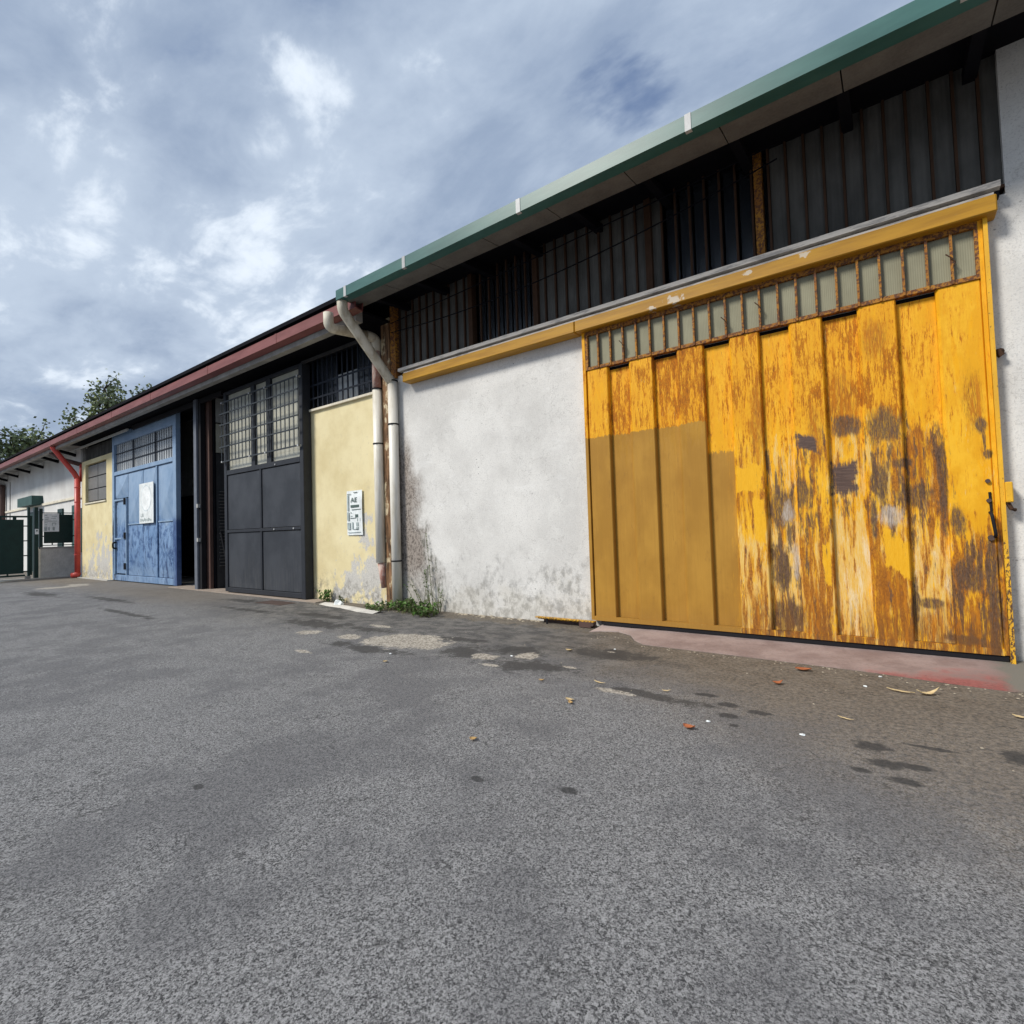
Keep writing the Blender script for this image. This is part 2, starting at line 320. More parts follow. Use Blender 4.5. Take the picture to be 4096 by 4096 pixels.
YEL, RUST, RUSTL, DARK, CREAM, OCH = (.86, .47, .026), (.27, .08, .012), (.52, .18, .012), (.115, .072, .062), (.76, .57, .24), (.43, .235, .042)
def f_gate(g):
    wv = g.vm('ADD', g.pos, g.vm('MULTIPLY', g.vm('SUBTRACT', g.n_col((3.5, 2, 2.2)), (.5, .5, .5)), (.05, 0, .3)))
    def stroke(sx, sz, off, det=3): return g.noise((sx, 4, sz), det, .62, off=off, vec=wv)
    hair = g.noise((120, 20, 9), 4, .7, off=(3, 0, 2)); speck = g.noise((60, 20, 30), 4, .75, off=(1, 0, 9))
    s1 = g.noise((26, 6, 3.0), 6, .72); s2 = g.noise((75, 16, 14), 5, .75, off=(3, 0, 2)); pch = g.noise((5.5, 3, 2.6), 5, .65, off=(9, 0, 4))
    hz = g.m('ADD', g.m('MULTIPLY', g.m('SUBTRACT', hair, .5), .34), g.m('MULTIPLY', g.m('SUBTRACT', s2, .5), .22))
    A, Bs, Cs, D = stroke(21, 2.2, (0, 0, 5), 5), stroke(18, 1.8, (8, 0, 1), 5), stroke(14, 1.7, (4, 0, 13)), stroke(16, 2.2, (17, 0, 3), 5)
    zz = g.m('ADD', g.z, g.m('MULTIPLY', g.m('SUBTRACT', s1, .5), 1.3))
    top = g.step(zz, 2.45, 2.95); low = g.step(zz, 1.75, 1.15); midw = g.m('SUBTRACT', g.m('SUBTRACT', 1, top), low)
    def amt(n): 
        v = g.m('ADD', g.m('MULTIPLY', low, g.attr(n + '_low')), g.m('MULTIPLY', midw, g.attr(n + '_mid')))
        return v
    def cover(noise, a, soft=.06): 
        th = g.m('MULTIPLY_ADD', a, -.46, .73); v = g.m('ADD', noise, hz)
        return g.step(v, g.m('SUBTRACT', th, soft), g.m('ADD', th, soft))
    c = g.mix(g.step(pch, .38, .62), (.76, .37, .012), YEL)
    c = g.mix(g.m('MULTIPLY', g.step(g.m('ADD', Cs, hz), .54, .62), .75), c, (.84, .40, .006))
    # rust scabs and runs on the upper part
    comb = g.m('ADD', g.m('ADD', g.m('MULTIPLY', s1, .38), g.m('MULTIPLY', s2, .34)), g.m('MULTIPLY', pch, .28))
    th = g.m('MULTIPLY_ADD', g.m('MULTIPLY', top, g.attr('rust_top')), -.20, .635)
    c = g.mix(g.m('MULTIPLY', g.step(comb, g.m('SUBTRACT', th, .085), th), .6), c, (.70, .28, .010))
    rm = g.step(comb, g.m('SUBTRACT', th, .018), g.m('ADD', th, .03))
    rustc = g.mix(g.step(s2, .40, .60), (.21, .062, .012), (.50, .165, .010))
    c = g.mix(g.m('MULTIPLY', rm, .92), c, rustc)
    # pale primer showing through in long strokes, whitest where rubbed most
    ca = amt('cream'); cm = cover(A, ca)
    c = g.mix(g.m('MULTIPLY', cm, .82), c, g.mix(g.step(hair, .36, .62), (.72, .43, .075), CREAM))
    c = g.mix(g.m('MULTIPLY', cover(g.m('ADD', g.m('MULTIPLY', A, .55), g.m('MULTIPLY', D, .45)), g.m('SUBTRACT', ca, .42)), .65), c, (.80, .69, .47))
    # brown rust strokes
    ra = amt('rust'); rl = cover(Bs, ra)
    c = g.mix(g.m('MULTIPLY', cover(Bs, g.m('ADD', ra, .12), .06), .5), c, (.66, .27, .012))
    c = g.mix(g.m('MULTIPLY', rl, .9), c, g.mix(g.step(g.m('ADD', g.m('MULTIPLY', hair, .5), g.m('MULTIPLY', speck, .5)), .42, .58), (.20, .062, .013), (.47, .17, .014)))
    wp = g.m('ADD', g.m('MULTIPLY', stroke(9, 3.2, (2, 0, 6), 5), .65), g.m('MULTIPLY', s2, .35))
    m = g.spots([(.26, .36, .16, .16), (-.86, .42, .12, .35), (-.05, .8, .15, .35), (-.05, .35, .14, .2), (.62, .4, .2, .25), (.2, 2.3, .16, .35), (-.45, 3.0, .15, .35), (-.1, 3.75, .12, .22), (-.75, 2.75, .08, .3), (.74, 2.85, .08, .3), (-1.5, .45, .08, .25), (-1.42, 2.9, .08, .45)], wp, .8, .45)
    c = g.mix(g.m('MULTIPLY', m, g.step(g.m('ADD', g.m('MULTIPLY', hair, .5), g.m('MULTIPLY', s1, .5)), .42, .56, .15, .95)), c, g.mix(g.step(s1, .40, .60), (.19, .058, .012), (.50, .18, .012)))
    # fresh yellow touch-up
    m = rects(g, [(-1.55, 2.2, .17, .17, 0), (-1.45, 1.62, .07, .3, 0), (.02, 1.18, .13, .22, .8), (-.70, 1.05, .04, .3, 0)], wp, 2.2, .08)
    c = g.mix(g.m('MULTIPLY', m, .92), c, g.mix(g.step(hair, .38, .6), (.78, .39, .012), YEL))
    # bare brown-black metal
    da = amt('dark'); dk = cover(D, da)
    darkc = g.mix(g.step(g.m('ADD', g.m('MULTIPLY', hair, .6), g.m('MULTIPLY', speck, .4)), .40, .6), (.060, .036, .024), (.150, .090, .058))
    c = g.mix(g.m('MULTIPLY', dk, .88), c, darkc)
    m = g.spots([(-1.18, 1.80, .17, .24), (-1.22, .98, .09, .28), (-.05, 2.70, .17, .20), (-.42, 2.76, .16, .12), (.2, 1.86, .16, .13), (.455, 2.05, .04, .5), (.15, .6, .04, .3), (.6, .95, .13, .16), (.56, 1.55, .06, .16), (.81, 1.05, .05, .3), (.82, .45, .06, .55), (.55, .25, .13, .05), (.26, .62, .12, .06), (.80, 2.57, .05, .08), (.83, 2.26, .035, .05), (.815, 2.42, .015, .14), (-1.18, .36, .17, .20), (-.93, 1.95, .06, .2), (-.12, 2.05, .08, .22), (-.2, 1.6, .03, .25), (.1, 2.24, .1, .06)], wp, .75, .3)
    c = g.mix(g.m('MULTIPLY', m, g.step(hair, .38, .54, .5, .97)), c, darkc)
    wr = g.m('ADD', g.m('MULTIPLY', s1, .4), g.m('MULTIPLY', g.m('ADD', hair, g.noise((9, 3, 9), 4, .6, off=(4, 0, 4))), .3))
    m = rects(g, [(-.85, 2.60, .115, .09, .45), (-.475, 2.12, .125, .185, 0), ], wr, 4.2, .2)
    c = g.mix(m, c, g.mix(g.step(g.noise((8, 4, 70), 3), .4, .6), (.092, .060, .050), (.126, .083, .068)))
    c = g.mix(g.m('MULTIPLY', g.spots([(-.02, 1.62, .12, .10), (-1.12, 1.72, .07, .12), (-1.05, 1.1, .04, .25)], wp, 1.0, .4), .65), c, g.mix(g.step(hair, .4, .6), (.30, .25, .22), (.66, .60, .52)))
    bd = g.m('MULTIPLY', g.step(g.m('ADD', g.z, g.m('MULTIPLY', g.m('SUBTRACT', s1, .5), 1.0)), .75, .2), g.step(g.m('ADD', g.m('MULTIPLY', Cs, .5), g.m('MULTIPLY', hair, .5)), .40, .58))
    c = g.mix(g.m('MULTIPLY', bd, .7), c, (.17, .075, .022))
    # thin dark hairs everywhere on the old paint
    c = g.mix(g.m('MULTIPLY', g.step(hair, .62, .72), .45), c, (.20, .09, .02))
    c = g.mix(g.m('MULTIPLY', g.step(speck, .66, .72), .55), c, (.16, .07, .02))
    # even ochre undercoat rolled over the left part
    ey = g.m('MULTIPLY', g.m('SUBTRACT', g.noise((22, 5, 5), 5, .75), .5), .16)
    z2 = g.m('ADD', g.z, ey)
    om = g.m('MULTIPLY', g.step(z2, 3.07, 3.06), g.step(g.x, -2.083, -2.087))
    om = g.m('MAXIMUM', om, g.m('MULTIPLY', g.m('MULTIPLY', g.step(g.m('ADD', z2, ey), 2.62, 2.60), g.step(g.x, -1.735, -1.75)), g.step(g.m('ADD', g.x, g.m('MULTIPLY', g.m('SUBTRACT', s1, .5), .9)), -1.68, -1.8, .8, 1)))
    oc = g.mix(g.step(g.noise((2, 2, 1.2), 4), .35, .65), (.37, .19, .030), (.45, .24, .040))
    oc = g.mix(g.m('MULTIPLY', g.step(g.noise((24, 9, 9), 4, .7, off=(0, 0, 77)), .71, .75), .6), oc, (.66, .45, .14))
    oc = g.mix(g.m('MULTIPLY', g.step(g.noise((40, 9, 1.5), 3, .6, off=(5, 0, 7)), .40, .62), .18), oc, (.30, .15, .025))
    wr2 = g.m('MULTIPLY', g.step(g.noise((16, 5, 4), 5, .72, off=(2, 0, 31)), .58, .68), .35)
    oc = g.mix(wr2, oc, (.26, .13, .03))
    oc = g.mix(g.m('MULTIPLY', g.step(g.m('ADD', g.z, g.m('MULTIPLY', s1, .5)), .75, .3), .4), oc, (.27, .145, .04))
    c = g.mix(om, c, oc)
    g.put(g.bsdf.inputs['Roughness'], g.m('MULTIPLY_ADD', rm, .25, .55))
    return c, g.m('ADD', g.m('MULTIPLY', rm, -.5), g.m('MULTIPLY', g.m('ADD', s2, dk), .4)), .25
MA['gate_paint'] = material('gate_paint', f_gate, rough=.5, spec=.2)
def f_trim(g):
    s = g.noise((26, 10, 26), 5, .72); p = g.noise(3.5, 4, .6)
    c = g.mix(g.step(p, .3, .7), (.30, .12, .022), (.44, .20, .026))
    return g.mix(g.step(s, .45, .56), c, (.12, .05, .026)), s, .3
MA['rusty_trim'] = material('rusty_trim', f_trim, rough=.75, spec=.3)
def f_beam(g):
    s = g.noise((1.3, 9, 14), 5, .6); f = g.noise((9, 9, 30), 4, .7)
    c = g.mix(g.step(s, .35, .65), (.38, .185, .010), (.49, .25, .014))
    c = g.mix(g.m('MULTIPLY', g.step(f, .60, .70), .35), c, (.33, .20, .05))
    w = g.spots([(-2.42, 4.86, .09, .05), (-2.75, 4.83, .05, .03), (-.75, 4.95, .05, .03), (-1.4, 4.93, .05, .02)], g.noise(16, 3), 1.2, .3)
    return g.mix(g.m('MULTIPLY', w, .8), c, (.62, .56, .46)), s, .2
MA['yellow_beam_paint'] = material('yellow_beam_paint', f_beam, rough=.5, spec=.35)
def f_post(g):
    f = g.noise((40, 40, 22), 5, .75); p = g.noise(2.2, 3)
    c = g.mix(g.step(p, .3, .7), (.70, .38, .03), YEL)
    amt = g.step(g.z, 1.9, .7)
    return g.mix(g.step(g.m('ADD', f, g.m('MULTIPLY', amt, .12)), .60, .66), c, (.10, .055, .035)), f, .3
MA['chipped_yellow'] = material('chipped_yellow', f_post, rough=.5)
def f_glassfibre(g):
    r = g.m('SINE', g.m('MULTIPLY', g.x, 300)); n = g.noise((3, 3, 1.5), 4)
    c = g.mix(g.step(n, .3, .7), (.235, .225, .155), (.305, .295, .205))
    return g.mix(g.m('MULTIPLY', g.step(r, -.2, .9), .14), c, (.17, .17, .12)), r, .15
MA['ribbed_plastic'] = material('ribbed_plastic', f_glassfibre, rough=.6, spec=.15)
def f_grimy(g):
    n = g.noise((3, 3, 1.2), 4, off=(2, 0, 0)); r = g.m('SINE', g.m('MULTIPLY', g.x, 120))
    c = g.mix(g.step(n, .3, .7), (.075, .073, .067), (.135, .131, .12))
    return g.mix(g.m('MULTIPLY', g.step(r, -.2, .9), .2), c, (.09, .09, .085)), r, .3
MA['grimy_plastic'] = material('grimy_plastic', f_grimy, rough=.8, spec=.1)
MA['black_void'] = material('unlit_void_black', None, (.008, .008, .010), .9, .1)  # black colour stands for the unlit depth behind openings
MA['dark_steel'] = material('dark_steel', None, (.010, .010, .013), .7, .25)
MA['shade_black'] = material('deep_shade_black', None, (.007, .007, .010), .95, .1)  # near-black base colour puts the deep eave shade into the parts
MA['rust_bar'] = material('rust_bar', None, (.065, .034, .02), .8, .2)
MA['bar_steel'] = material('grille_steel', None, (.022, .028, .034), .5, .5)
MA['lit_steel'] = material('lit_steel_front', None, (.13, .145, .175), .6, .3)  # paler steel paints the light on the post's front edge
def f_charcoal(g):
    n = g.noise((1.3, 1, 1.1), 5, .65); st = g.noise((16, 5, 1.3), 5, .7, off=(2, 0, 3)); sp = g.noise((30, 9, 22), 4, .75)
    c = g.mix(g.step(n, .32, .68), (.029, .033, .041), (.048, .053, .063))
    du = g.m('MULTIPLY', g.step(g.m('ADD', g.z, g.m('MULTIPLY', n, 1.6)), 2.3, .7), g.step(st, .42, .66))
    c = g.mix(g.m('MULTIPLY', du, .4), c, (.105, .105, .105))
    c = g.mix(g.m('MULTIPLY', g.step(sp, .68, .74), .5), c, (.13, .13, .13))
    return c, g.m('ADD', n, g.m('MULTIPLY', sp, .2)), .25
MA['charcoal'] = material('charcoal_paint', f_charcoal, rough=.55, spec=.3)
MA['charcoal_trim'] = material('charcoal_trim', None, (.024, .027, .034), .55, .3)
def f_blue(g):
    n = g.noise((1.6, 1, 1.2), 5, .65); s = g.noise((4.2, 4, 3.2), 7, .74, off=(3, 0, 0), dist=.15); v = g.noise((5.5, 4, 1.3), 5, .7, off=(0, 0, 6))
    c = g.mix(g.step(n, .3, .7), (.18, .285, .44), (.275, .385, .535))
    zz = g.m('ADD', g.z, g.m('MULTIPLY', g.m('SUBTRACT', n, .5), 1.2))
    low = g.m('MULTIPLY', g.step(zz, 2.5, 2.15), g.step(zz, .35, .8, .35, 1))
    c = g.mix(g.m('MULTIPLY', low, .4), c, (.115, .24, .49))
    c = g.mix(g.m('MULTIPLY', g.m('MULTIPLY', low, g.step(s, .46, .62)), .85), c, (.028, .075, .20))
    c = g.mix(g.m('MULTIPLY', g.m('MULTIPLY', g.step(g.z, 2.6, 2.0), g.step(v, .56, .63)), .8), c, (.02, .045, .13))
    rt = g.m('MULTIPLY', g.step(g.m('ADD', g.x, g.m('MULTIPLY', n, .8)), -20.35, -19.95), g.step(g.z, 2.6, 2.2))
    c = g.mix(g.m('MULTIPLY', rt, .8), c, (.025, .055, .17))
    lk = g.spots([(-26.6, 2.0, .22, .75), (-26.6, .6, .12, .5), (-26.5, 3.2, .18, .2)], s, 1.6, .4)
    c = g.mix(g.m('MULTIPLY', lk, .85), c, (.012, .02, .05))
    wt = g.step(g.noise((3, 3, 2), 5, .7, off=(8, 0, 2)), .64, .74)
    return g.mix(g.m('MULTIPLY', wt, .35), c, (.42, .56, .76)), s, .15
MA['blue_paint'] = material('blue_paint', f_blue, rough=.45, spec=.4)
MA['pale_blue'] = material('pale_blue_paint', None, (.26, .37, .51), .5, .35)
MA['bar_blue'] = material('navy_bars', None, (.011, .016, .028), .6, .3)
def f_bglass(g):
    n = g.noise((2.2, 1, .7), 4, .6)
    return g.mix(g.step(n, .35, .65), (.32, .345, .365), (.52, .54, .545))
MA['dusty_glass'] = material('dusty_glass', f_bglass, rough=.25, spec=.5)
def glass_mat(name, col, fac):
    m = bpy.data.materials.new(name); m.use_nodes = True; nt = m.node_tree; g = G(nt)
    b = nt.nodes['Principled BSDF']; o = nt.nodes['Material Output']; b.inputs['Roughness'].default_value = .25
    n = g.noise((2, 2, .9), 4); g.put(b.inputs['Base Color'], g.mix(g.step(n, .3, .7), tuple(c * .75 for c in col), col))
    t = g.n('ShaderNodeBsdfTransparent'); mx = g.n('ShaderNodeMixShader'); mx.inputs[0].default_value = fac
    nt.links.new(t.outputs[0], mx.inputs[1]); nt.links.new(b.outputs[0], mx.inputs[2]); nt.links.new(mx.outputs[0], o.inputs[0]); return m
MA['hazy_glass'] = glass_mat('hazy_glass', (.62, .61, .51), .78)
MA['dark_glass'] = glass_mat('dark_glass', (.035, .042, .052), .75)
MA['paper'] = material('paper', None, (.76, .80, .80), .8, .2)
MA['ink'] = material('green_black_ink', None, (.10, .14, .13), .8, .1)
MA['ink_light'] = material('grey_ink', None, (.36, .42, .42), .8, .1)
def f_wpipe(g):
    n = g.noise((6, 6, 1.2), 4); return g.mix(g.step(n, .42, .72), (.82, .79, .71), (.60, .55, .44)), n, .1
MA['white_pipe'] = material('white_pipe', f_wpipe, rough=.4, spec=.4)
def f_cpipe(g):
    n = g.noise((6, 6, 2), 5, .65); return g.mix(g.step(n, .40, .66), (.62, .58, .48), (.40, .35, .26)), n, .15
MA['cream_pipe'] = material('weathered_pipe', f_cpipe, rough=.6)
def f_rpipe(g):
    n = g.noise((9, 9, 4), 5, .7); return g.mix(g.step(n, .42, .6), (.40, .19, .15), (.56, .44, .38)), n, .2
MA['flaking_pipe'] = material('flaking_red_pipe', f_rpipe, rough=.7)
MA['red_paint'] = material('red_paint', None, (.56, .075, .062), .4, .4)
def f_red(g):
    n = g.noise((1, 3, 6), 5, .6); return g.mix(g.step(n, .3, .7), (.17, .052, .048), (.235, .082, .076)), n, .1
MA['red_gutter'] = material('red_gutter_paint', f_red, rough=.5, spec=.35)
def f_green(g):
    n = g.noise((1.2, 3, 5), 5, .6); return g.mix(g.step(n, .3, .7), (.022, .098, .09), (.04, .135, .122)), n, .1
MA['green_gutter'] = material('green_gutter_paint', f_green, rough=.4, spec=.4)
MA['zinc'] = material('zinc', None, (.46, .47, .47), .45, .4)
def f_conc(g):
    n = g.noise(2.2, 5, .6); f = g.noise(28, 3, .65); c = g.mix(g.step(n, .3, .7), (.26, .25, .235), (.38, .37, .35))
    return g.mix(g.m('MULTIPLY', g.step(f, .55, .7), .3), c, (.17, .16, .15)), f, .3
MA['concrete'] = material('concrete', f_conc, rough=.92, spec=.15)
MA['cornice'] = material('stained_cornice', None, (.15, .145, .135), .92, .1)
MA['pale_concrete'] = material('pale_concrete', None, (.48, .47, .44), .92, .15)
def f_sill(g):
    n = g.noise((3, 9, 20), 5, .7); return g.mix(g.step(n, .46, .64), (.53, .50, .46), (.28, .27, .26)), n, .2
MA['sill'] = material('chipped_sill', f_sill, rough=.8)
MA['cream_trim'] = material('cream_trim', None, (.70, .65, .53), .8, .2)
def f_ramp(g):
    n = g.noise(2.4, 5, .65); f = g.noise(34, 4, .7)
    c = g.mix(g.step(n, .3, .7), (.25, .185, .17), (.37, .29, .27))
    c = g.mix(g.m('MULTIPLY', g.step(f, .5, .68), .35), c, (.15, .12, .11))
    rd = g.m('ADD', g.m('ADD', g.m('MULTIPLY', g.x, .5), g.m('MULTIPLY', g.y, -.9)), g.m('MULTIPLY', n, 1.7))
    c = g.mix(g.m('MULTIPLY', g.step(rd, -5.35, -4.75), .8), c, g.mix(g.step(f, .35, .65), (.23, .055, .048), (.36, .10, .088)))
    gy = g.step(g.m('ADD', g.x, g.m('MULTIPLY', n, .6)), .95, 1.15)
    c = g.mix(gy, c, (.19, .18, .155))
    c = g.mix(g.m('MULTIPLY', g.step(g.x, -2.6, -3.7), .55), c, (.50, .42, .39))
    return c, f, .35
MA['pink_concrete'] = material('pink_concrete', f_ramp, rough=.9, spec=.15)
def f_oldwood(g):
    n = g.noise((14, 14, 1.8), 6, .72); p = g.noise((5, 5, 2.6), 4, .6, off=(3, 3, 3))
    c = g.mix(g.step(n, .36, .6), (.055, .03, .016), (.27, .15, .075))
    return g.mix(g.step(p, .54, .62), c, (.56, .46, .30)), n, .4
MA['old_post'] = material('flaking_post', f_oldwood, rough=.85)
MA['brown_steel'] = material('brown_steel', None, (.10, .058, .048), .6, .3)
MA['dark_green'] = material('dark_green_paint', None, (.007, .031, .027), .5, .3)
MA['teal_green'] = material('teal_green_paint', None, (.038, .088, .08), .6, .3)
MA['interior_grey'] = material('interior_plaster', None, (.45, .45, .43), .9, .1)
MA['interior_cream'] = material('interior_board', None, (.52, .50, .41), .8, .1)
MA['interior_dark'] = material('interior_dark', None, (.05, .05, .052), .9, .1)
MA['leaf_green'] = material('weed_leaf', None, (.08, .17, .03), .6, .3)
MA['leaf_dull'] = material('dull_leaf', None, (.10, .125, .05), .6, .3)
MA['tree_leaf'] = material('tree_leaf', None, (.26, .31, .14), .65, .25)
MA['tree_leaf_dark'] = material('tree_leaf_dark', None, (.17, .205, .115), .65, .25)
MA['bark'] = material('bark', None, (.07, .055, .042), .9, .1)
MA['stem'] = material('weed_stem', None, (.13, .14, .06), .8, .1)
MA['dry_leaf'] = material('dry_leaf', None, (.50, .33, .14), .75, .2)
MA['tan_leaf'] = material('tan_leaf', None, (.58, .45, .25), .75, .2)
MA['red_leaf'] = material('red_leaf', None, (.38, .13, .055), .75, .2)
MA['plaster_white'] = material('broken_plaster', None, (.62, .60, .56), .9, .1)
MA['crumb'] = material('plaster_crumb', None, (.40, .35, .27), .95, .1)
MA['clay'] = material('clay', None, (.42, .24, .15), .9, .1)
MA['pale_clay'] = material('pale_clay', None, (.36, .30, .25), .92, .1)
MA['plate'] = material('rusted_plate', None, (.085, .058, .05), .8, .3)

# ------------------------------------------------------------------ ground
def structure(o): return tag(o, kind='structure')
gp = MB().quad((-400, -300, 0), (300, -300, 0), (300, 400, 0), (-400, 400, 0)).build('asphalt_yard', MA['asphalt']); structure(gp)
ramp = MB()
fr = [(-3.86, 7.40, .02), (-3.85, 7.10, .006), (-3.70, 7.22, .012), (-3.45, 7.30, .015), (-3.2, 7.16, .013), (-3.0, 6.85, .008), (-2.8, 6.68, .006), (-1.46, 6.64, .006), (-.24, 6.58, .006), (.35, 6.49, .006), (.8, 6.45, .006), (1.25, 6.7, .006)]
bk = [(x, 7.72, .055) for x in (-3.86, -3.80, -3.70, -3.45, -3.2, -3.0, -2.8, -1.46, -.24, .35, .8, 1.25)]
for a, b, c_, d_ in zip(fr, fr[1:], bk[1:], bk): ramp.quad(a, b, c_, d_)
for a, b in zip(fr, fr[1:]): ramp.quad((a[0], a[1], -.02), (b[0], b[1], -.02), b, a)
rp = ramp.build('threshold_ramp', MA['pink_concrete']); structure(rp)
structure(MB().prism([(-33.4, 4.2), (-30.2, 4.2), (-32.0, 5.2), (-32.6, 6.0), (-33.0, 8.2), (-33.4, 8.2)], 'z', -.02, .045).build('kerb_pavement', MA['pale_concrete']))
structure(MB().prism([(-20.3, 7.30), (-11.3, 7.2), (-11.3, 7.9), (-20.3, 7.9)], 'z', -.02, .018).build('threshold_strip', MA['pale_clay']))
structure(MB().prism([(-31.2, 7.42), (-26.8, 7.36), (-26.8, 7.7), (-31.2, 7.7)], 'z', -.02, .03).build('footing_strip', MA['pale_concrete']))

# ------------------------------------------------------------------ right-hand workshop (white render, green gutter)
WA = thing('white_workshop', (-4, 7.6, 0), 'white rendered workshop with a green gutter and a dark glazed strip above a yellow beam', 'building')
W = MB().box(-8.76, 6, 7.6, 8.0, -.3, 5.06)
W.box(1.12, 6, 7.6, 8.0, 5.06, 7.0)
W.box(-8.76, -8.4, 8.0, 18, -.3, 6.9).box(5.6, 6, 8.0, 18, -.3, 6.9)
W.build('wall', MA['white_render'], WA)
BEAM = MB().prism([(7.36, 4.80), (7.60, 4.80), (7.60, 4.985), (7.36, 4.985)], 'x', -8.22, -4.07); BEAM.prism([(7.36, 4.80), (7.60, 4.80), (7.60, 4.985), (7.36, 4.985)], 'x', -4.06, 1.02)
bm_ = BEAM.build('beam', MA['yellow_beam_paint'], WA); bevel(bm_, .012)
MB().box(-8.2, 1.0, 7.38, 7.6, 4.988, 5.012).build('flashing', MA['sill'], bm_)
MB().box(-8.4, 1.06, 7.40, 7.62, 5.07, 5.135).build('sill', MA['sill'], WA)
MB().box(-8.4, 1.06, 7.50, 7.60, 5.012, 5.07).build('shadow_gap', MA['dark_steel'], WA)
MB().box(-8.78, -8.62, 7.54, 7.72, 5.02, 6.9).build('corner_post', MA['rusty_trim'], WA)
# glazed strip: mullions every 0.2125, ribbed panes between, some panes missing
X0, PITCH, NB = -8.60, .2125, 46
bar = B(-.014, .014, -.02, .02, 0, 1.75).mesh('mullion', MA['rust_bar'])
pane = B(-.089, .089, -.006, .006, 0, 1.74).mesh('pane', MA['grimy_plastic'])
pane_d = B(-.089, .089, -.006, .006, 0, 1.74).mesh('pane_dark', MA['dark_glass'])
win = MB().box(-8.60, 1.12, 7.60, 7.76, 5.136, 5.17); win.box(-8.60, 1.12, 7.60, 7.76, 6.93, 7.0)
win = win.build('glazed_strip', MA['rust_bar'], WA)
for k in range(NB):
    x = X0 + k * PITCH
    if x > 1.05: break
    gone = (-6.55 < x < -5.0) or (-2.85 < x < -1.30)
    inst(bar, 'mullion', win, (x, 7.66, 5.17))
    inst(pane_d if gone else pane, 'pane', win, (x + PITCH / 2, 7.83 if gone else 7.69, 5.175))
for x, mm in ((-6.50, 'rust_bar'), (-4.97, 'rust_bar'), (-2.86, 'rust_bar'), (-1.29, 'rusty_trim')):
    MB().box(x - .05, x + .05, 7.61, 7.75, 5.17, 6.93).build('window_post', MA[mm], win)
MB().box(-8.4, 5.6, 8.05, 8.1, 4.9, 7.0).build('dark_backing', MA['black_void'], WA)  # black sheet painted in place of the unlit inside
# eave: cornice slabs, roof and gutter
edges = [-8.70, -7.55, -6.33, -5.12, -3.9, -2.68, -1.46, -.24, .98, 2.2, 3.42, 4.64, 6.0]
for a, b in zip(edges, edges[1:]):
    MB().prism([(6.35, 6.315), (6.78, 6.365), (6.78, 6.46), (6.35, 6.45)], 'x', a + .007, b - .007).build('cornice_slab', MA['cornice'], WA)
roof = MB().prism([(6.36, 6.46), (18.2, 8.35), (18.2, 8.44), (6.36, 6.495)], 'x', -8.72, 6.0).build('roof', MA['shade_black'], WA)
for k in range(13):
    x = -8.3 + k * 1.15
    MB().prism([(6.80, 6.46), (8.0, 6.65), (8.0, 6.50), (6.80, 6.38)], 'x', x - .06, x + .06).build('rafter', MA['shade_black'], roof)
gut = MB().prism([(6.15, 6.495), (6.15, 6.30), (6.34, 6.30), (6.34, 6.49), (6.32, 6.49), (6.32, 6.32), (6.17, 6.32), (6.17, 6.495)], 'x', -8.76, 6.0).build('gutter', MA['green_gutter'], WA)
for x in (-8.50, -6.80, -4.3, -1.8, .7, 3.2):
    MB().prism([(6.143, 6.50), (6.143, 6.293), (6.20, 6.293), (6.20, 6.296), (6.149, 6.299), (6.149, 6.50)], 'x', x, x + .075).build('gutter_strap', MA['zinc'], gut)
def curve(p, n=6):                      # rounds the corners of a polyline
    p = [Vector(q) for q in p]; out = [p[0]]
    for a, b, c in zip(p, p[1:], p[2:]):
        ra = min(.18, (b - a).length * .45, (c - b).length * .45); s = b + (a - b).normalized() * ra; e = b + (c - b).normalized() * ra
        for i in range(n + 1):
            t = i / n; out.append(s * (1 - t) ** 2 + b * 2 * t * (1 - t) + e * t * t)
    out.append(p[-1]); return out
RP = .105
dp = MB().tube([(-8.66, 7.47, 4.92), (-8.66, 7.47, .12)], RP, 16).build('downpipe', MA['white_pipe'], WA, smooth=True)
MB().tube(curve([(-8.72, 6.27, 6.36), (-8.72, 6.27, 6.12), (-8.69, 7.36, 5.02), (-8.67, 7.47, 4.90)]), RP, 16).build('offset_bend', MA['cream_pipe'], dp, smooth=True)
for z in (4.93, 3.98, 1.02):
    MB().tube([(-8.66, 7.47, z - .015), (-8.66, 7.47, z + .015)], RP + .012, 16).build('pipe_clip', MA['dark_steel'], dp)
MB().box(-8.76, -8.56, 7.37, 7.57, .02, .13).build('pipe_foot', MA['cream_trim'], dp)
for dz, sag in ((.1, .05), (-.10, .42)):
    pts = [(-8.5 + t * 7.5, 7.32, 6.02 + dz + .35 * t - sag * 4 * t * (1 - t) * .6) for t in [i / 20 for i in range(21)]]
    MB().tube(pts, .010, 6).build('cable', MA['shade_black'], WA, smooth=True)
MB().tube([(1.0, 7.58, 3.36), (.965, 7.52, 3.35), (1.0, 7.53, 3.30)], .035, 8).build('iron_stub', MA['rust_bar'], WA)

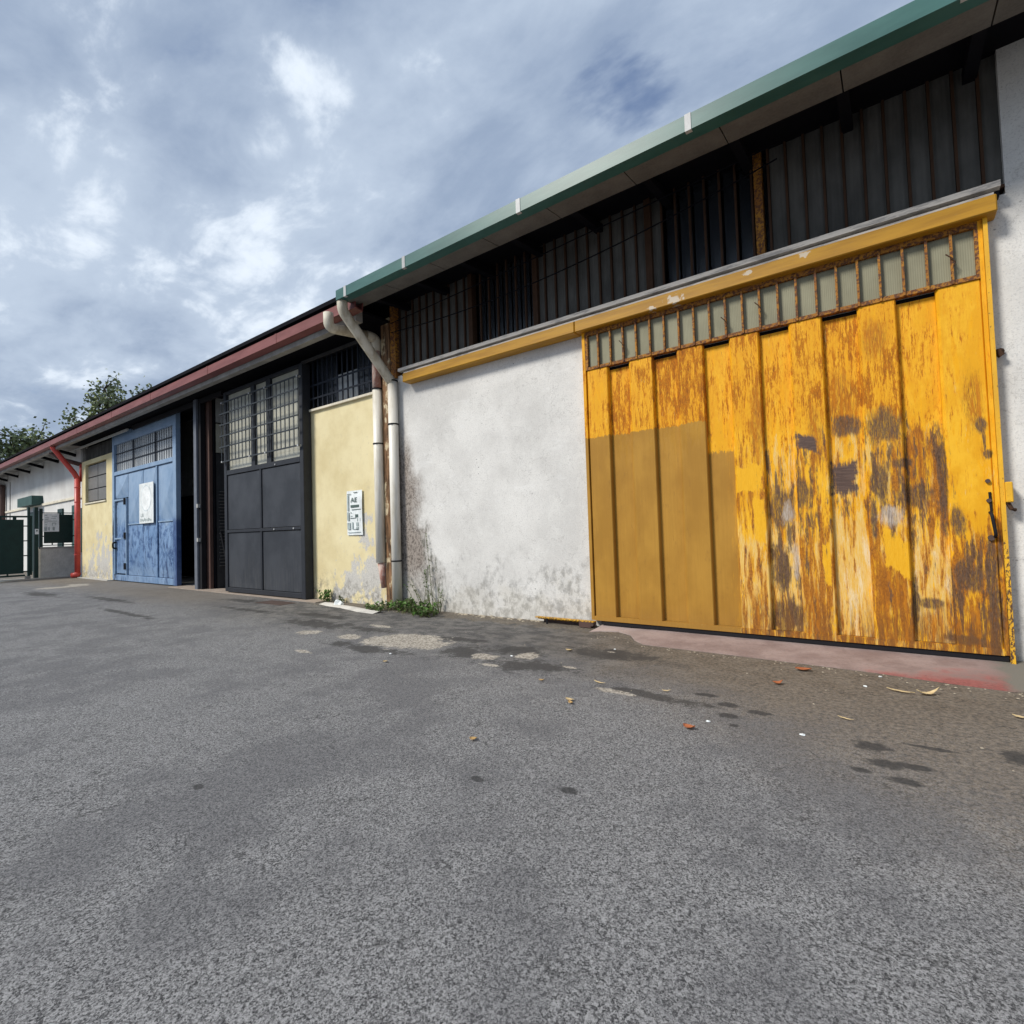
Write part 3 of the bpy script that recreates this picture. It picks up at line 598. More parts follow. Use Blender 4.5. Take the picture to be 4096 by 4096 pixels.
# ------------------------------------------------------------------ big yellow sliding gate
YG = thing('yellow_sliding_gate', (-1.55, 7.5, 0), 'big rusty yellow ribbed steel sliding gate with brown undercoat on its left part', 'sliding gate')
EX = [-3.945, -3.575, -3.21, -2.835, -2.465, -2.09, -1.73, -1.36, -.995, -.63, -.25, .12, .49, .865]
RT = [.5, .7, .56, .74, .78, .50, .64, .50, .60, .66, .62, .46, .34]
Z5 = [0, 0, 0, 0, 0]
ATT = dict(rust_top=RT,
    rust_mid=Z5 + [.3, .42, .25, .42, .34, .42, .58, .20], rust_low=Z5 + [.2, .42, .32, .56, .30, .60, .36, .56],
    cream_mid=Z5 + [0, .25, .48, .25, .48, .42, .40, .15], cream_low=Z5 + [.1, .72, .74, .56, .80, .40, .78, .30],
    dark_mid=Z5 + [0, .08, .34, .36, .30, .46, .42, .12], dark_low=Z5 + [0, .22, .50, .26, .10, .18, .24, .44])
def attrs(o, i):
    for k, v in ATT.items(): o[k] = float(v[i])
for i in range(13):
    a, b = EX[i], EX[i + 1]; rec = i % 2 == 1
    m = MB()
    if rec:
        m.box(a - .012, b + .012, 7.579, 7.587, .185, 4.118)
        MB().box(a, b, 7.589, 7.597, 4.09, 4.166).build('open_end_shade', MA['black_void'], YG)  # black strip paints the shade inside the open rib end
    else:
        m.prism([(a - .002, 7.526), (a + .024, 7.50), (b - .010, 7.50), (b + .001, 7.512), (b + .009, 7.578), (b - .003, 7.578), (b - .011, 7.516), (a + .020, 7.528), (a + .003, 7.578), (a - .009, 7.578)], 'z', .185, 4.165)
    o = m.build('panel', MA['gate_paint'], YG)
    attrs(o, i)
fr_ = MB().box(-4.0, -3.95, 7.48, 7.57, .12, 4.80).build('side_frame', MA['gate_paint'], YG)
fr2 = MB().box(.868, .905, 7.485, 7.57, .12, 4.80).build('side_frame', MA['gate_paint'], YG)
attrs(fr_, 0); attrs(fr2, 12)
br_ = MB().box(-3.95, .868, 7.482, 7.57, .115, .185).build('bottom_rail', MA['gate_paint'], YG)
attrs(br_, 8)
MB().box(-3.84, .90, 7.50, 7.56, .052, .112).build('wheel_rail', MA['dark_steel'], YG)
MB().box(-3.95, .868, 7.483, 7.57, 4.168, 4.215).build('glazing_rail', MA['rusty_trim'], YG)
MB().box(-3.95, .868, 7.485, 7.57, 4.735, 4.80).build('top_rail', MA['rusty_trim'], YG)
MB().box(-3.949, -3.90, 7.484, 7.56, 4.216, 4.734).build('glazing_stile', MA['rusty_trim'], YG)
MB().box(.835, .868, 7.484, 7.56, 4.216, 4.734).build('glazing_stile', MA['rusty_trim'], YG)
gbar = B(-.0125, .0125, -.022, .02, 0, .60).mesh('glazing_bar', MA['rusty_trim'])
gpane = B(-.094, .094, -.004, .004, 0, .515).mesh('glazing_pane', MA['ribbed_plastic'])
PX = [-3.90, -3.71, -3.495, -3.28, -3.065, -2.845, -2.625, -2.405, -2.19, -1.97, -1.755, -1.535, -1.32, -1.10, -.885, -.665, -.445, -.225, -.01, .21, .425, .64, .85]
for i, x in enumerate(PX):
    if 0 < i < len(PX) - 1: inst(gbar, 'glazing_bar', YG, (x, 7.49, 4.172))
    if i < len(PX) - 1:
        o = inst(gpane, 'glazing_pane', YG, ((x + PX[i + 1]) / 2, 7.535, 4.218)); o.scale.x = (PX[i + 1] - x) / .2 
for x, z in ((-3.28, 4.45), (-1.755, 4.40), (-1.32, 4.48), (.64, 4.45)):
    MB().tube([(x - .05, 7.45, z + .06), (x, 7.44, z), (x + .025, 7.45, z - .05), (x + .01, 7.45, z - .09)], .007, 5).build('wire_tie', MA['rust_bar'], YG)
hd = MB().tube(curve([(.825, 7.50, 1.63), (.825, 7.40, 1.62), (.85, 7.40, 1.385), (.85, 7.50, 1.37)], 4), .016, 8).build('pull_handle', MA['dark_steel'], YG, smooth=True)
MB().tube([(.83, 7.49, 1.85), (.835, 7.49, 1.64)], .012, 6).build('latch_bar', MA['dark_steel'], YG)
for z, r in ((1.97, .022), (1.76, .022), (1.36, .03)):
    MB().tube([(.82, 7.505, z), (.82, 7.47, z)], r, 8).build('latch_boss', MA['plate'], YG)
# door jamb on the right and tail rail on the left belong to the opening
JB = thing('yellow_jamb_post', (.97, 7.5, 0), 'chipped yellow steel jamb post right of the big yellow gate', 'post')
MB().prism([(.908, 7.45), (.945, 7.45), (.955, 7.60), (.908, 7.60)], 'z', .03, 4.798).build('post', MA['chipped_yellow'], JB)
lk_ = MB().box(.947, 1.005, 7.42, 7.58, 1.73, 1.945).build('lock_box', MA['chipped_yellow'], JB); bevel(lk_, .008)
MB().tube([(.96, 7.48, 1.74), (.99, 7.47, 1.66), (1.02, 7.50, 1.65)], .02, 6).build('hasp', MA['rust_bar'], JB)
TR = thing('tail_rail', (-4.5, 7.45, 0), 'low rusty yellow angle-iron rail along the foot of the white wall', 'rail')
MB().prism([(7.38, .095), (7.47, .095), (7.47, .06), (7.478, .06), (7.478, .107), (7.38, .107)], 'x', -5.04, -3.92).build('angle_iron', MA['chipped_yellow'], TR)
MB().box(-4.82, -4.79, 7.385, 7.405, 0, .094).build('leg', MA['dark_steel'], TR)
MB().box(-4.95, -4.0, 7.52, 7.56, .0, .06).build('runner', MA['plate'], TR)
MB().box(-4.17, -3.96, 7.36, 7.50, .01, .094).build('stop_block', MA['brown_steel'], TR)
MB().tube([(-3.93, 7.34, .07), (-3.93, 7.44, .07)], .03, 8).build('roller', MA['plate'], TR)

# ------------------------------------------------------------------ left-hand workshop (cream render, red gutter)
WB = thing('cream_workshop', (-20, 7.6, 0), 'cream yellow rendered workshop with a red gutter and three door openings', 'building')
wl = MB()
wl.box(-14.0, -9.08, 7.6, 7.95, -.3, 4.80).box(-12.06, -9.30, 7.95, 8.05, 4.0, 4.80)
wl.build('wall', MA['yellow_render'], WB); wl = MB()
wl.box(-31.2, -26.86, 7.6, 7.84, -.3, 3.50).box(-31.2, -30.66, 7.6, 7.84, 3.50, 5.30).box(-27.72, -26.86, 7.6, 7.84, 3.50, 5.30).box(-31.2, -26.86, 7.6, 7.84, 5.30, 5.50)
wl.build('wall', MA['yellow_render'], WB)
sl = MB().box(-12.12, -9.28, 7.53, 7.72, 4.802, 4.855).build('sill', MA['cream_trim'], WB)
MB().box(-14.0, -12.05, 7.7, 7.95, 4.80, 6.5).box(-9.29, -9.08, 7.62, 7.95, 4.80, 6.5).build('window_jamb', MA['shade_black'], WB)
MB().box(-31.2, -8.8, 7.66, 8.0, 6.25, 6.9).build('lintel', MA['shade_black'], WB)
# barred window above the cream wall
wn1 = MB().box(-12.04, -9.30, 7.66, 7.74, 6.16, 6.25).box(-12.04, -11.98, 7.66, 7.74, 4.856, 6.16).box(-9.36, -9.30, 7.66, 7.74, 4.856, 6.16).build('barred_window', MA['dark_steel'], WB)
vb = B(-.02, .02, -.012, .012, 0, 1.36).mesh('bar', MA['bar_blue'])
for k in range(13): inst(vb, 'bar', wn1, (-11.85 + k * .205, 7.60, 4.86))
for z in (5.13, 5.47): MB().box(-11.97, -9.37, 7.575, 7.59, z - .022, z + .022).build('cross_bar', MA['bar_blue'], wn1)
for a, b, mm in ((-11.97, -11.05, 'dark_glass'), (-11.03, -10.2, 'dusty_glass'), (-10.18, -9.37, 'dark_glass')):
    MB().box(a, b, 7.76, 7.77, 4.86, 5.62 if mm == 'dusty_glass' else 6.15).build('pane', MA[mm], wn1)
MB().box(-12.0, -9.3, 8.3, 8.35, 4.5, 6.6).build('dark_backing', MA['interior_dark'], WB)  # dark sheet in place of the unlit room behind the bars
# louvred vent and six-pane window on the far cream bay
vt = MB().box(-31.0, -26.9, 7.78, 7.80, 5.50, 6.20).build('vent', MA['black_void'], WB)
sv = B(-.035, .035, -.02, .02, 0, .62).mesh('slat', MA['grimy_plastic'])
for k in range(30): inst(sv, 'slat', vt, (-30.85 + k * .136, 7.68, 5.51))
MA['pane_grey'] = material('dull_pane', None, (.16, .155, .14), .4, .4)
w6 = MB().box(-30.64, -27.74, 7.72, 7.80, 3.52, 5.28).build('window', MA['dark_steel'], WB)
for i in range(2):
    for j in range(3):
        MB().box(-30.60 + i * 1.43, -29.25 + i * 1.43 + .02, 7.695, 7.718, 3.58 + j * .57, 4.10 + j * .57).build('pane', MA['pane_grey'], w6)
MB().box(-30.7, -27.7, 7.55, 7.66, 3.44, 3.50).build('window_sill', MA['cream_trim'], w6)
MB().box(-31.2, -30.95, 7.56, 7.70, 5.50, 6.30).build('corner_pier', MA['concrete'], WB)
# eave
gb = MB().prism([(6.45, 6.42), (6.45, 6.20), (6.64, 6.17), (6.66, 6.42), (6.64, 6.42), (6.62, 6.20), (6.47, 6.225), (6.47, 6.42)], 'x', -31.2, -8.55).build('gutter', MA['red_gutter'], WB)
for x in (-11.6, -15.2, -19.3, -23.0, -27.2): MB().prism([(6.444, 6.425), (6.444, 6.193), (6.50, 6.188), (6.50, 6.192), (6.449, 6.198), (6.449, 6.425)], 'x', x, x + .06).build('gutter_joint', MA['red_gutter'], gb)
MB().prism([(6.40, 6.47), (18, 8.3), (18, 8.45), (6.40, 6.56)], 'x', -31.2, -8.74).build('roof', MA['shade_black'], WB)
MB().prism([(6.66, 6.06), (6.82, 6.06), (6.82, 6.35), (6.66, 6.35)], 'x', -31.2, -8.80).build('fascia', MA['concrete'], WB)
MB().box(-31.2, -8.8, 6.82, 7.66, 6.28, 6.33).build('soffit', MA['shade_black'], WB)
MB().box(-31.0, -24.2, 7.30, 7.36, 6.02, 6.10).build('door_track', MA['interior_grey'], WB)
MB().box(-12.0, -9.5, 7.36, 7.42, 6.02, 6.08).build('door_track', MA['interior_dark'], WB)
MB().box(-24.1, -16.5, 7.42, 7.50, 6.05, 6.20).build('door_track', MA['dark_steel'], WB)
# pier, posts and rooms behind the openings
MB().box(-18.34, -18.14, 7.36, 7.42, .0, 6.2).build('steel_post', MA['lit_steel'], WB)
MB().box(-18.32, -17.97, 7.424, 7.56, .0, 6.2).build('steel_post', MA['dark_steel'], WB)
MB().box(-18.30, -18.0, 7.72, 8.2, -.1, 6.3).build('pier', MA['shade_black'], WB)
for z0, z1 in ((.25, 1.25), (1.6, 2.5), (2.6, 3.3)): MB().box(-18.2, -18.09, 7.62, 7.70, z0, z1).build('loose_render', MA['cream_trim'], WB)
MB().box(-18.08, -17.78, 7.60, 7.70, -.1, 6.3).build('steel_column', MA['brown_steel'], WB)
MB().box(-17.99, -17.72, 7.722, 7.78, -.1, 6.3).build('steel_column', MA['shade_black'], WB)
for z, dy in ((2.65, 0), (1.55, 0)): MB().box(-18.12, -18.03, 7.34, 7.424, z, z + .12).build('hinge', MA['interior_grey'], WB)
rm = MB(); rm.box(-31, -9.2, 16, 16.2, 0, 7.6).box(-31, -9.2, 8.0, 16, -.05, .012)
rm.build('room_floor', MA['concrete'], WB)
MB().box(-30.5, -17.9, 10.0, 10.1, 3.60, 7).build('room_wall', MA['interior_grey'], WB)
MB().box(-30.5, -17.9, 9.9, 9.98, .02, 3.58).build('room_wall', MA['black_void'], WB)  # lower wall painted black for the unlit part of the room
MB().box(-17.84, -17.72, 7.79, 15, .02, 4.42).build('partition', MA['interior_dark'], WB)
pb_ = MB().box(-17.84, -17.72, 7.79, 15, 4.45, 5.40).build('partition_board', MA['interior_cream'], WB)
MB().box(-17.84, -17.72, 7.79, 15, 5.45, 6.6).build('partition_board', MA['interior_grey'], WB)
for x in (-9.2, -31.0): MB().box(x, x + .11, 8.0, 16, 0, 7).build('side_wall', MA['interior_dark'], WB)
slt = B(-.02, .02, -.13, .13, -.012, .012).mesh('stacked_batten', MA['cornice'])
for k in range(24): inst(slt, 'stacked_batten', WB, (-17.69, 7.98 + .03 * (k % 2), .75 + k * .105))
BRM = thing('leaning_pole', (-17.5, 8.0, 0), 'thin dark pole leaning inside the gap left of the charcoal door', 'pole')
MB().tube([(-17.62, 7.86, 1.85), (-17.25, 8.02, .03)], .03, 6).build('shaft', MA['dark_steel'], BRM)
MB().box(-9.07, -8.80, 7.52, 7.80, 0, 6.4).build('corner_post', MA['old_post'], WB)
MB().box(-9.095, -9.06, 7.56, 7.66, 0, 4.8).build('edge_strip', MA['cream_trim'], WB)
# downpipe near the corner
d2 = MB().tube([(-9.18, 7.47, 4.84), (-9.18, 7.47, .98)], RP, 16).build('downpipe', MA['white_pipe'], WB, smooth=True)
MB().tube(curve([(-9.24, 6.30, 6.22), (-9.24, 6.30, 5.92), (-9.18, 7.20, 6.0)]), RP, 16).build('swan_neck', MA['cream_pipe'], d2, smooth=True)
MB().tube(curve([(-9.18, 7.19, 6.0), (-9.18, 7.47, 6.0), (-9.18, 7.47, 5.70)]), RP + .004, 16).build('elbow', MA['cream_pipe'], d2, smooth=True)
MB().tube([(-9.18, 7.47, 5.70), (-9.18, 7.47, 4.84)], RP - .006, 16).build('upper_pipe', MA['flaking_pipe'], d2, smooth=True)
MB().tube([(-9.17, 7.48, .97), (-9.15, 7.52, .42)], [RP - .02, RP - .045], 12).build('broken_end', MA['flaking_pipe'], d2, smooth=True)
for z in (4.85, 3.62): MB().tube([(-9.18, 7.47, z - .014), (-9.18, 7.47, z + .014)], RP + .012, 16).build('pipe_clip', MA['dark_steel'], d2)
# red downpipe at the far end
d3 = MB().tube([(-31.36, 7.47, 4.75), (-31.36, 7.47, .22)], .115, 16).build('downpipe', MA['red_paint'], WB, smooth=True)
MB().tube(curve([(-31.46, 6.55, 6.30), (-31.46, 6.60, 6.12), (-31.38, 7.38, 4.95), (-31.36, 7.47, 4.70)]), .11, 16).build('offset_bend', MA['red_paint'], d3, smooth=True)
MB().tube(curve([(-31.36, 7.47, .24), (-31.36, 7.46, .14), (-31.5, 7.3, .10)]), .135, 16).build('pipe_shoe', MA['red_paint'], d3, smooth=True)
MB().tube([(-31.45, 7.66, 5.45), (-31.45, 7.66, 4.6)], .10, 12).build('branch_pipe', MA['red_paint'], d3, smooth=True)
MB().tube(curve([(-32.6, 6.75, 6.05), (-32.3, 7.1, 5.72), (-31.45, 7.66, 5.42)]), .10, 12).build('branch_bend', MA['brown_steel'], d3, smooth=True)
for z in (3.6, 1.1, 4.3): MB().tube([(-31.36, 7.47, z - .02), (-31.36, 7.47, z + .02)], .128, 16).build('pipe_collar', MA['red_paint'], d3)

# ------------------------------------------------------------------ black sliding door
BD = thing('black_sliding_door', (-14.1, 7.35, 0), 'tall charcoal steel sliding door with a barred glass upper half, left ajar', 'sliding door')
F = MB().box(-16.22, -16.06, 7.35, 7.56, .05, 6.05).box(-12.13, -11.96, 7.35, 7.58, .02, 6.05)
F.box(-16.06, -12.13, 7.352, 7.56, 5.96, 6.05).box(-16.06, -12.13, 7.352, 7.56, 3.52, 3.66).box(-16.06, -12.13, 7.352, 7.56, .04, .17).box(-16.06, -12.13, 7.352, 7.56, 1.79, 1.87)
F.box(-14.15, -14.06, 7.353, 7.55, .17, 1.79).box(-14.15, -14.06, 7.353, 7.55, 1.87, 3.52)
bevel(F.build('frame', MA['charcoal_trim'], BD), .008)
for a, b in ((-16.06, -14.15), (-14.06, -12.13)):
    for c_, d_ in ((.17, 1.79), (1.87, 3.52)): MB().box(a + .015, b - .015, 7.385, 7.54, c_ + .015, d_ - .015).build('panel', MA['charcoal'], BD)
for a, b in ((-14.62, -14.42), (-13.78, -13.55)): MB().box(a, b, 7.375, 7.50, 3.66, 5.96).build('mullion', MA['charcoal_trim'], BD)
for a, b in ((-16.06, -14.62), (-14.42, -13.78), (-13.55, -12.13)): MB().box(a, b, 7.44, 7.452, 3.66, 5.96).build('glass_pane', MA['hazy_glass'], BD)
MB().box(-14.40, -13.80, 7.46, 7.465, 4.6, 5.95).build('white_sheet', MA['paper'], BD)
gr = MB().box(-16.20, -12.0, 7.255, 7.285, 5.685, 5.72).box(-16.20, -12.0, 7.255, 7.285, 3.905, 3.94).build('grille', MA['bar_steel'], BD)
vbar = B(-.013, .013, -.007, .007, 0, 1.75).mesh('bar', MA['bar_steel'])
for k in range(21): inst(vbar, 'bar', gr, (-16.17 + k * .2075, 7.27, 3.938))
for z in (5.36, 5.03, 4.69, 4.36): MB().box(-16.24, -11.98, 7.232, 7.254, z - .017, z + .017).build('cross_bar', MA['bar_steel'], gr)
for x in (-16.15, -14.5, -13.65, -12.05): MB().box(x - .03, x + .03, 7.25, 7.352, 5.68, 5.725).box(x - .03, x + .03, 7.25, 7.352, 3.90, 3.945).build('bracket', MA['zinc'], gr)
MB().box(-16.27, -16.222, 7.38, 7.5, 1.55, 2.6).build('pull_handle', MA['dark_steel'], BD)
for x, z in ((-12.45, 1.83), (-13.4, 1.83), (-13.3, 3.57)): MB().tube([(x, 7.352, z), (x, 7.335, z)], .022, 8).build('bolt', MA['zinc'], BD)
MB().box(-15.9, -15.8, 7.4, 7.5, 0.0, .05).box(-12.4, -12.3, 7.4, 7.5, 0, .04).build('wheel', MA['dark_steel'], BD)

# ------------------------------------------------------------------ blue sliding door
LD = thing('blue_sliding_door', (-23.5, 7.6, 0), 'scuffed light blue sheet-steel sliding door with a glazed strip and wicket', 'sliding door')
F = MB().box(-26.84, -26.62, 7.56, 7.72, .04, 6.2).box(-20.56, -20.28, 7.56, 7.72, .02, 6.2)
F.box(-26.62, -20.56, 7.562, 7.70, 4.44, 4.60).box(-26.62, -20.56, 7.562, 7.70, 5.75, 6.2).box(-26.62, -20.56, 7.562, 7.70, .03, .26)
F.box(-22.16, -22.06, 7.585, 7.70, .26, 4.44)
bevel(F.build('frame', MA['blue_paint'], LD), .01)
def creased(x0, x1, z0, z1, flip=False):       # cross-broken steel sheet: one raised corner-to-corner fold
    m = MB(); y = 7.62; yp = y - .10; cx = x0 + (x1 - x0) * (.78 if not flip else .22); cz = z0 + (z1 - z0) * .45
    c = [(x0, y, z0), (x1, y, z0), (x1, y, z1), (x0, y, z1)]; mid = (cx, yp, cz)
    for a, b in zip(c, c[1:] + c[:1]): m.quad(a, b, mid)
    m.quad(*[(p[0], y + .06, p[2]) for p in c][::-1])
    for a, b in zip(c, c[1:] + c[:1]): m.quad(a, b, (b[0], b[1] + .06, b[2]), (a[0], a[1] + .06, a[2]))
    return m
cols = [(-26.60, -25.14), (-25.10, -23.50), (-23.46, -22.24), (-21.98, -20.58)]
for i, (a, b) in enumerate(cols):
    creased(a, b, 2.36 if i else 3.46, 4.42).build('upper_panel', MA['blue_paint'], LD)
    if i: creased(a, b, .28, 2.30, i == 2).build('lower_panel', MA['blue_paint'], LD)
for i, (a, b) in enumerate(cols[1:]): MB().box(a + .05, b - .05, 7.58, 7.62, 2.31, 2.355).build('rail', MA['pale_blue'], LD)
wk = creased(-26.5, -25.26, .32, 3.34).build('wicket', MA['blue_paint'], LD)
MB().box(-26.60, -26.52, 7.55, 7.65, .28, 3.42).box(-25.24, -25.15, 7.55, 7.65, .28, 3.42).box(-26.52, -25.24, 7.552, 7.65, 3.35, 3.42).box(-26.45, -25.3, 7.535, 7.60, 1.74, 1.80).build('wicket_frame', MA['pale_blue'], wk)
for z in (.5, 1.75, 3.15): MB().box(-25.32, -25.20, 7.50, 7.55, z, z + .26).build('hinge', MA['dark_steel'], wk)
MB().tube(curve([(-26.42, 7.58, 1.62), (-26.42, 7.46, 1.60), (-26.42, 7.46, 1.38), (-26.42, 7.58, 1.36)], 3), .035, 6).build('handle', MA['dark_steel'], wk)
gs = MB().box(-26.62, -20.56, 7.66, 7.67, 4.60, 5.75).build('glazed_strip', MA['dusty_glass'], LD)
sb = B(-.013, .013, -.004, .004, 0, 1.15).mesh('bar', MA['bar_blue'])
for k in range(28): inst(sb, 'bar', gs, (-26.52 + k * .2165, 7.645, 4.60))
for x in (-24.6, -22.35): MB().box(x - .06, x + .06, 7.63, 7.655, 4.60, 5.75).build('glazing_post', MA['bar_blue'], gs)
for z in (4.98, 5.36): MB().box(-26.6, -20.58, 7.63, 7.639, z - .02, z + .02).build('cross_bar', MA['bar_blue'], gs)
SG = thing('door_sign', (-22.88, 7.54, 3.08), 'white upright sign with a pale round emblem fixed to the blue door', 'sign')
MB().box(-23.60, -22.20, 7.515, 7.535, 2.31, 3.85).build('board', MA['paper'], SG)
ring = MB(); rg = []
for k in range(40):
    a = 2 * math.pi * k / 40; rg.append((math.cos(a), math.sin(a)))
pale = material('pale_emblem', None, (.84, .88, .88), .8, .2); tint = material('emblem_ground', None, (.62, .70, .73), .8, .2)
MB().prism([(-22.90 + .46 * x, 3.26 + .46 * y) for x, y in rg], 'y', 7.510, 7.5145).build('emblem', pale, SG)
for k in range(40):
    (a, b), (c_, d_) = rg[k], rg[(k + 1) % 40]
    ring.quad((-22.90 + .50 * a, 7.512, 3.26 + .50 * b), (-22.90 + .50 * c_, 7.512, 3.26 + .50 * d_), (-22.90 + .465 * c_, 7.512, 3.26 + .465 * d_), (-22.90 + .465 * a, 7.512, 3.26 + .465 * b))
ring.build('emblem_ring', tint, SG)
text('LB', .19, -23.45, 7.512, 2.56, SG, 'lettering', MA['ink_light'], 1.5)
m = MB()
for k in range(9): m.box(-23.48 + k * .125, -23.40 + k * .125, 7.511, 7.5145, 2.38 + .02 * (k % 2), 2.50 - .02 * (k % 3))
m.build('small_print', MA['ink_light'], SG)

# ------------------------------------------------------------------ notice on the cream wall
NT = thing('paper_notice', (-10.22, 7.59, 2.13), 'white printed notice taped on the cream wall left of the downpipes', 'notice')
ns = MB(); n_ = 8
pts = []
for k in range(n_ + 1):
    t = k / n_; z = 1.605 + 1.05 * t; bow = .018 * math.sin(math.pi * t) + .01 * abs(t - .5)
    pts.append((z, bow))
for (z0, b0), (z1, b1) in zip(pts, pts[1:]):
    ns.quad((-10.51, 7.585 - b0 * .4, z0), (-9.91, 7.575 - b0, z0), (-9.91, 7.575 - b1, z1), (-10.51, 7.585 - b1 * .4, z1))
sh = ns.build('sheet', MA['paper'], NT); sm = sh.modifiers.new('thickness', 'SOLIDIFY'); sm.thickness = .004
def rows(lst, y, par, name, mat):
    m = MB()
    for x0, x1, z0, z1 in lst: m.box(x0, x1, y, y + .004, z0, z1)
    return m.build(name, mat, par)
yy = 7.55
text('AE', .16, -10.34, yy, 2.38, NT, 'headline', MA['ink'], 1.35)
rows([(-10.34, -10.02, 2.255, 2.315), (-10.30, -9.95, 2.195, 2.212), (-10.46, -10.33, 2.57, 2.585), (-10.22, -10.08, 2.60, 2.615), (-10.36, -10.14, 2.0, 2.012), (-10.17, -10.06, 2.02, 2.09), (-10.36, -10.30, 2.13, 2.14)], yy, NT, 'print', MA['ink'])
rows([(-10.47, -10.36, 1.74, 1.9), (-10.30, -10.25, 1.74, 1.91), (-10.14, -10.05, 1.73, 1.80), (-10.14, -10.05, 1.82, 1.90), (-10.25, -10.06, 1.735, 1.75), (-10.46, -9.98, 1.665, 1.678), (-10.10, -10.08, 1.93, 2.0), (-10.0, -9.98, 1.93, 2.0), (-10.47, -10.40, 1.95, 2.15), (-10.46, -10.41, 2.18, 2.56), (-10.36, -10.28, 2.05, 2.06)], yy, NT, 'small_print', MA['ink_light'])

# ------------------------------------------------------------------ far white building
WC = thing('pale_building', (-45, 7.84, 0), 'pale grey rendered building at the far end with green shutters behind the fence', 'building')
wc = MB().box(-64, -31.2, 7.84, 8.2, -.3, 6.9); wc.build('wall', MA['grey_render'], WC)
MB().box(-64, -31.25, 7.76, 7.842, 3.86, 3.98).build('ledge', MA['cream_trim'], WC)
MB().box(-64, -31.2, 6.82, 7.84, 6.42, 6.47).build('soffit', MA['concrete'], WC)
MB().prism([(6.45, 6.42), (6.45, 6.18), (6.64, 6.15), (6.66, 6.42)], 'x', -64, -31.21).build('gutter', MA['red_gutter'], WC)
MB().prism([(6.40, 6.47), (18, 8.3), (18, 8.45), (6.40, 6.56)], 'x', -64, -31.21).build('roof', MA['shade_black'], WC)
MB().prism([(6.66, 6.04), (6.82, 6.04), (6.82, 6.42), (6.66, 6.42)], 'x', -64, -31.21).build('fascia', MA['concrete'], WC)
brk = MB().prism([(6.85, 6.30), (7.83, 6.02), (7.83, 6.16), (6.85, 6.41)], 'x', -.09, .09).mesh('bracket', MA['shade_black'])
for k in range(8):
    o = bpy.data.objects.new('bracket', brk); COL.objects.link(o); o.parent = WC
    o.location = (Vector((-33.2 - 3.1 * k, 0, 0)) - Vector(BASE[WC.name])) * K
cn = MB().box(-43.0, -39.5, 7.35, 7.84, 3.93, 4.45).build('door_canopy', MA['teal_green'], WC)
MB().box(-42.8, -39.8, 7.78, 7.845, .05, 3.6).build('door', MA['dark_green'], WC)
for a, b in ((-33.0, -31.95), (-36.2, -35.3)): MB().box(a - (.6 if a > -34 else 0), b, 7.77, 7.842, 1.2, 3.56 if a > -34 else 3.5).build('shutter', MA['teal_green'] if a > -34 else MA['dark_green'], WC)
pc = MB().tube(curve([(-53, 6.8, 6.1), (-51.6, 7.6, 5.85), (-49.2, 7.66, 5.7), (-49.2, 7.66, 3.0), (-49.2, 7.66, .1)]), .15, 12).build('downpipe', MA['brown_steel'], WC, smooth=True)
MB().box(-47.9, -47.8, 7.80, 7.845, .1, 5.9).build('render_joint', MA['concrete'], WC)
MB().box(-31.9, -31.65, 7.72, 7.845, 3.35, 3.75).build('meter_box', MA['paper'], WC)

# ------------------------------------------------------------------ fence line at the far end
FX = -33.0
s_ = FX / -34.0
def fy(y): return y * s_
def fz(z): return 1.6 + (z - 1.6) * s_
LW = thing('low_wall', (FX, fy(7.3), 0), 'low grey concrete wall under the green fence panel beside the red downpipe', 'wall')
MB().box(FX - .35, FX, fy(6.66), 7.84, -.05, 1.42).build('wall', MA['pale_concrete'], LW)
MB().box(FX - .38, FX + .03, fy(6.63), 7.84, 1.422, 1.50).build('coping', MA['concrete'], LW)
MB().box(FX - .36, FX + .02, fy(6.58), fy(6.655), -.05, 1.42).build('end_plaster', MA['cream_trim'], LW)
def bars(lst, name, mat, par):
    for a in lst: MB().box(*a).build(name, mat, par)
FP = thing('sheet_fence', (FX, fy(7.4), 1.5), 'small dark green sheet fence panel standing on the low grey wall', 'fence')
bars([(FX - .2, FX - .08, fy(6.64), fy(6.76), 1.502, 3.36), (FX - .2, FX - .08, fy(8.02), fy(8.10), 1.502, 3.34)], 'post', MA['dark_green'], FP)
bars([(FX - .17, FX - .11, fy(6.76), fy(8.02), 3.14, 3.18), (FX - .17, FX - .11, fy(6.76), fy(8.02), 1.56, 1.60)], 'rail', MA['dark_green'], FP)
MB().box(FX - .16, FX - .12, fy(6.81), fy(7.94), 1.68, 3.08).build('sheet', MA['dark_green'], FP)
bars([(FX - .17, FX - .11, y, y + .04, 1.602, 1.68) for y in (6.9, 7.3)] + [(FX - .16, FX - .12, fy(6.76), fy(6.81), z, z + .05) for z in (2.0, 2.8)] + [(FX - .16, FX - .12, fy(7.94), fy(8.02), z, z + .05) for z in (2.0, 2.8)] + [(FX - .17, FX - .11, 7.2, 7.24, 3.08, 3.14)], 'clip', MA['dark_green'], FP)
FS = thing('fence_notice', (FX - .05, fy(7.08), 2.7), 'white printed notice hung on the small green fence panel', 'notice')
MB().box(FX - .10, FX - .07, fy(6.78), fy(7.38), fz(2.26), fz(3.17)).build('board', MA['paper'], FS)
m = MB()
for z, a, b in ((3.02, .05, .14), (2.98, .3, .5), (2.9, .05, .2), (2.88, .28, .46), (2.82, .05, .18), (2.74, .05, .5), (2.66, .05, .16), (2.58, .05, .14), (2.5, .05, .14)): m.box(FX - .069, FX - .064, fy(6.78) + a, fy(6.78) + b, z, z + .03)
m.build('print', MA['ink_light'], FS)
m = MB(); 
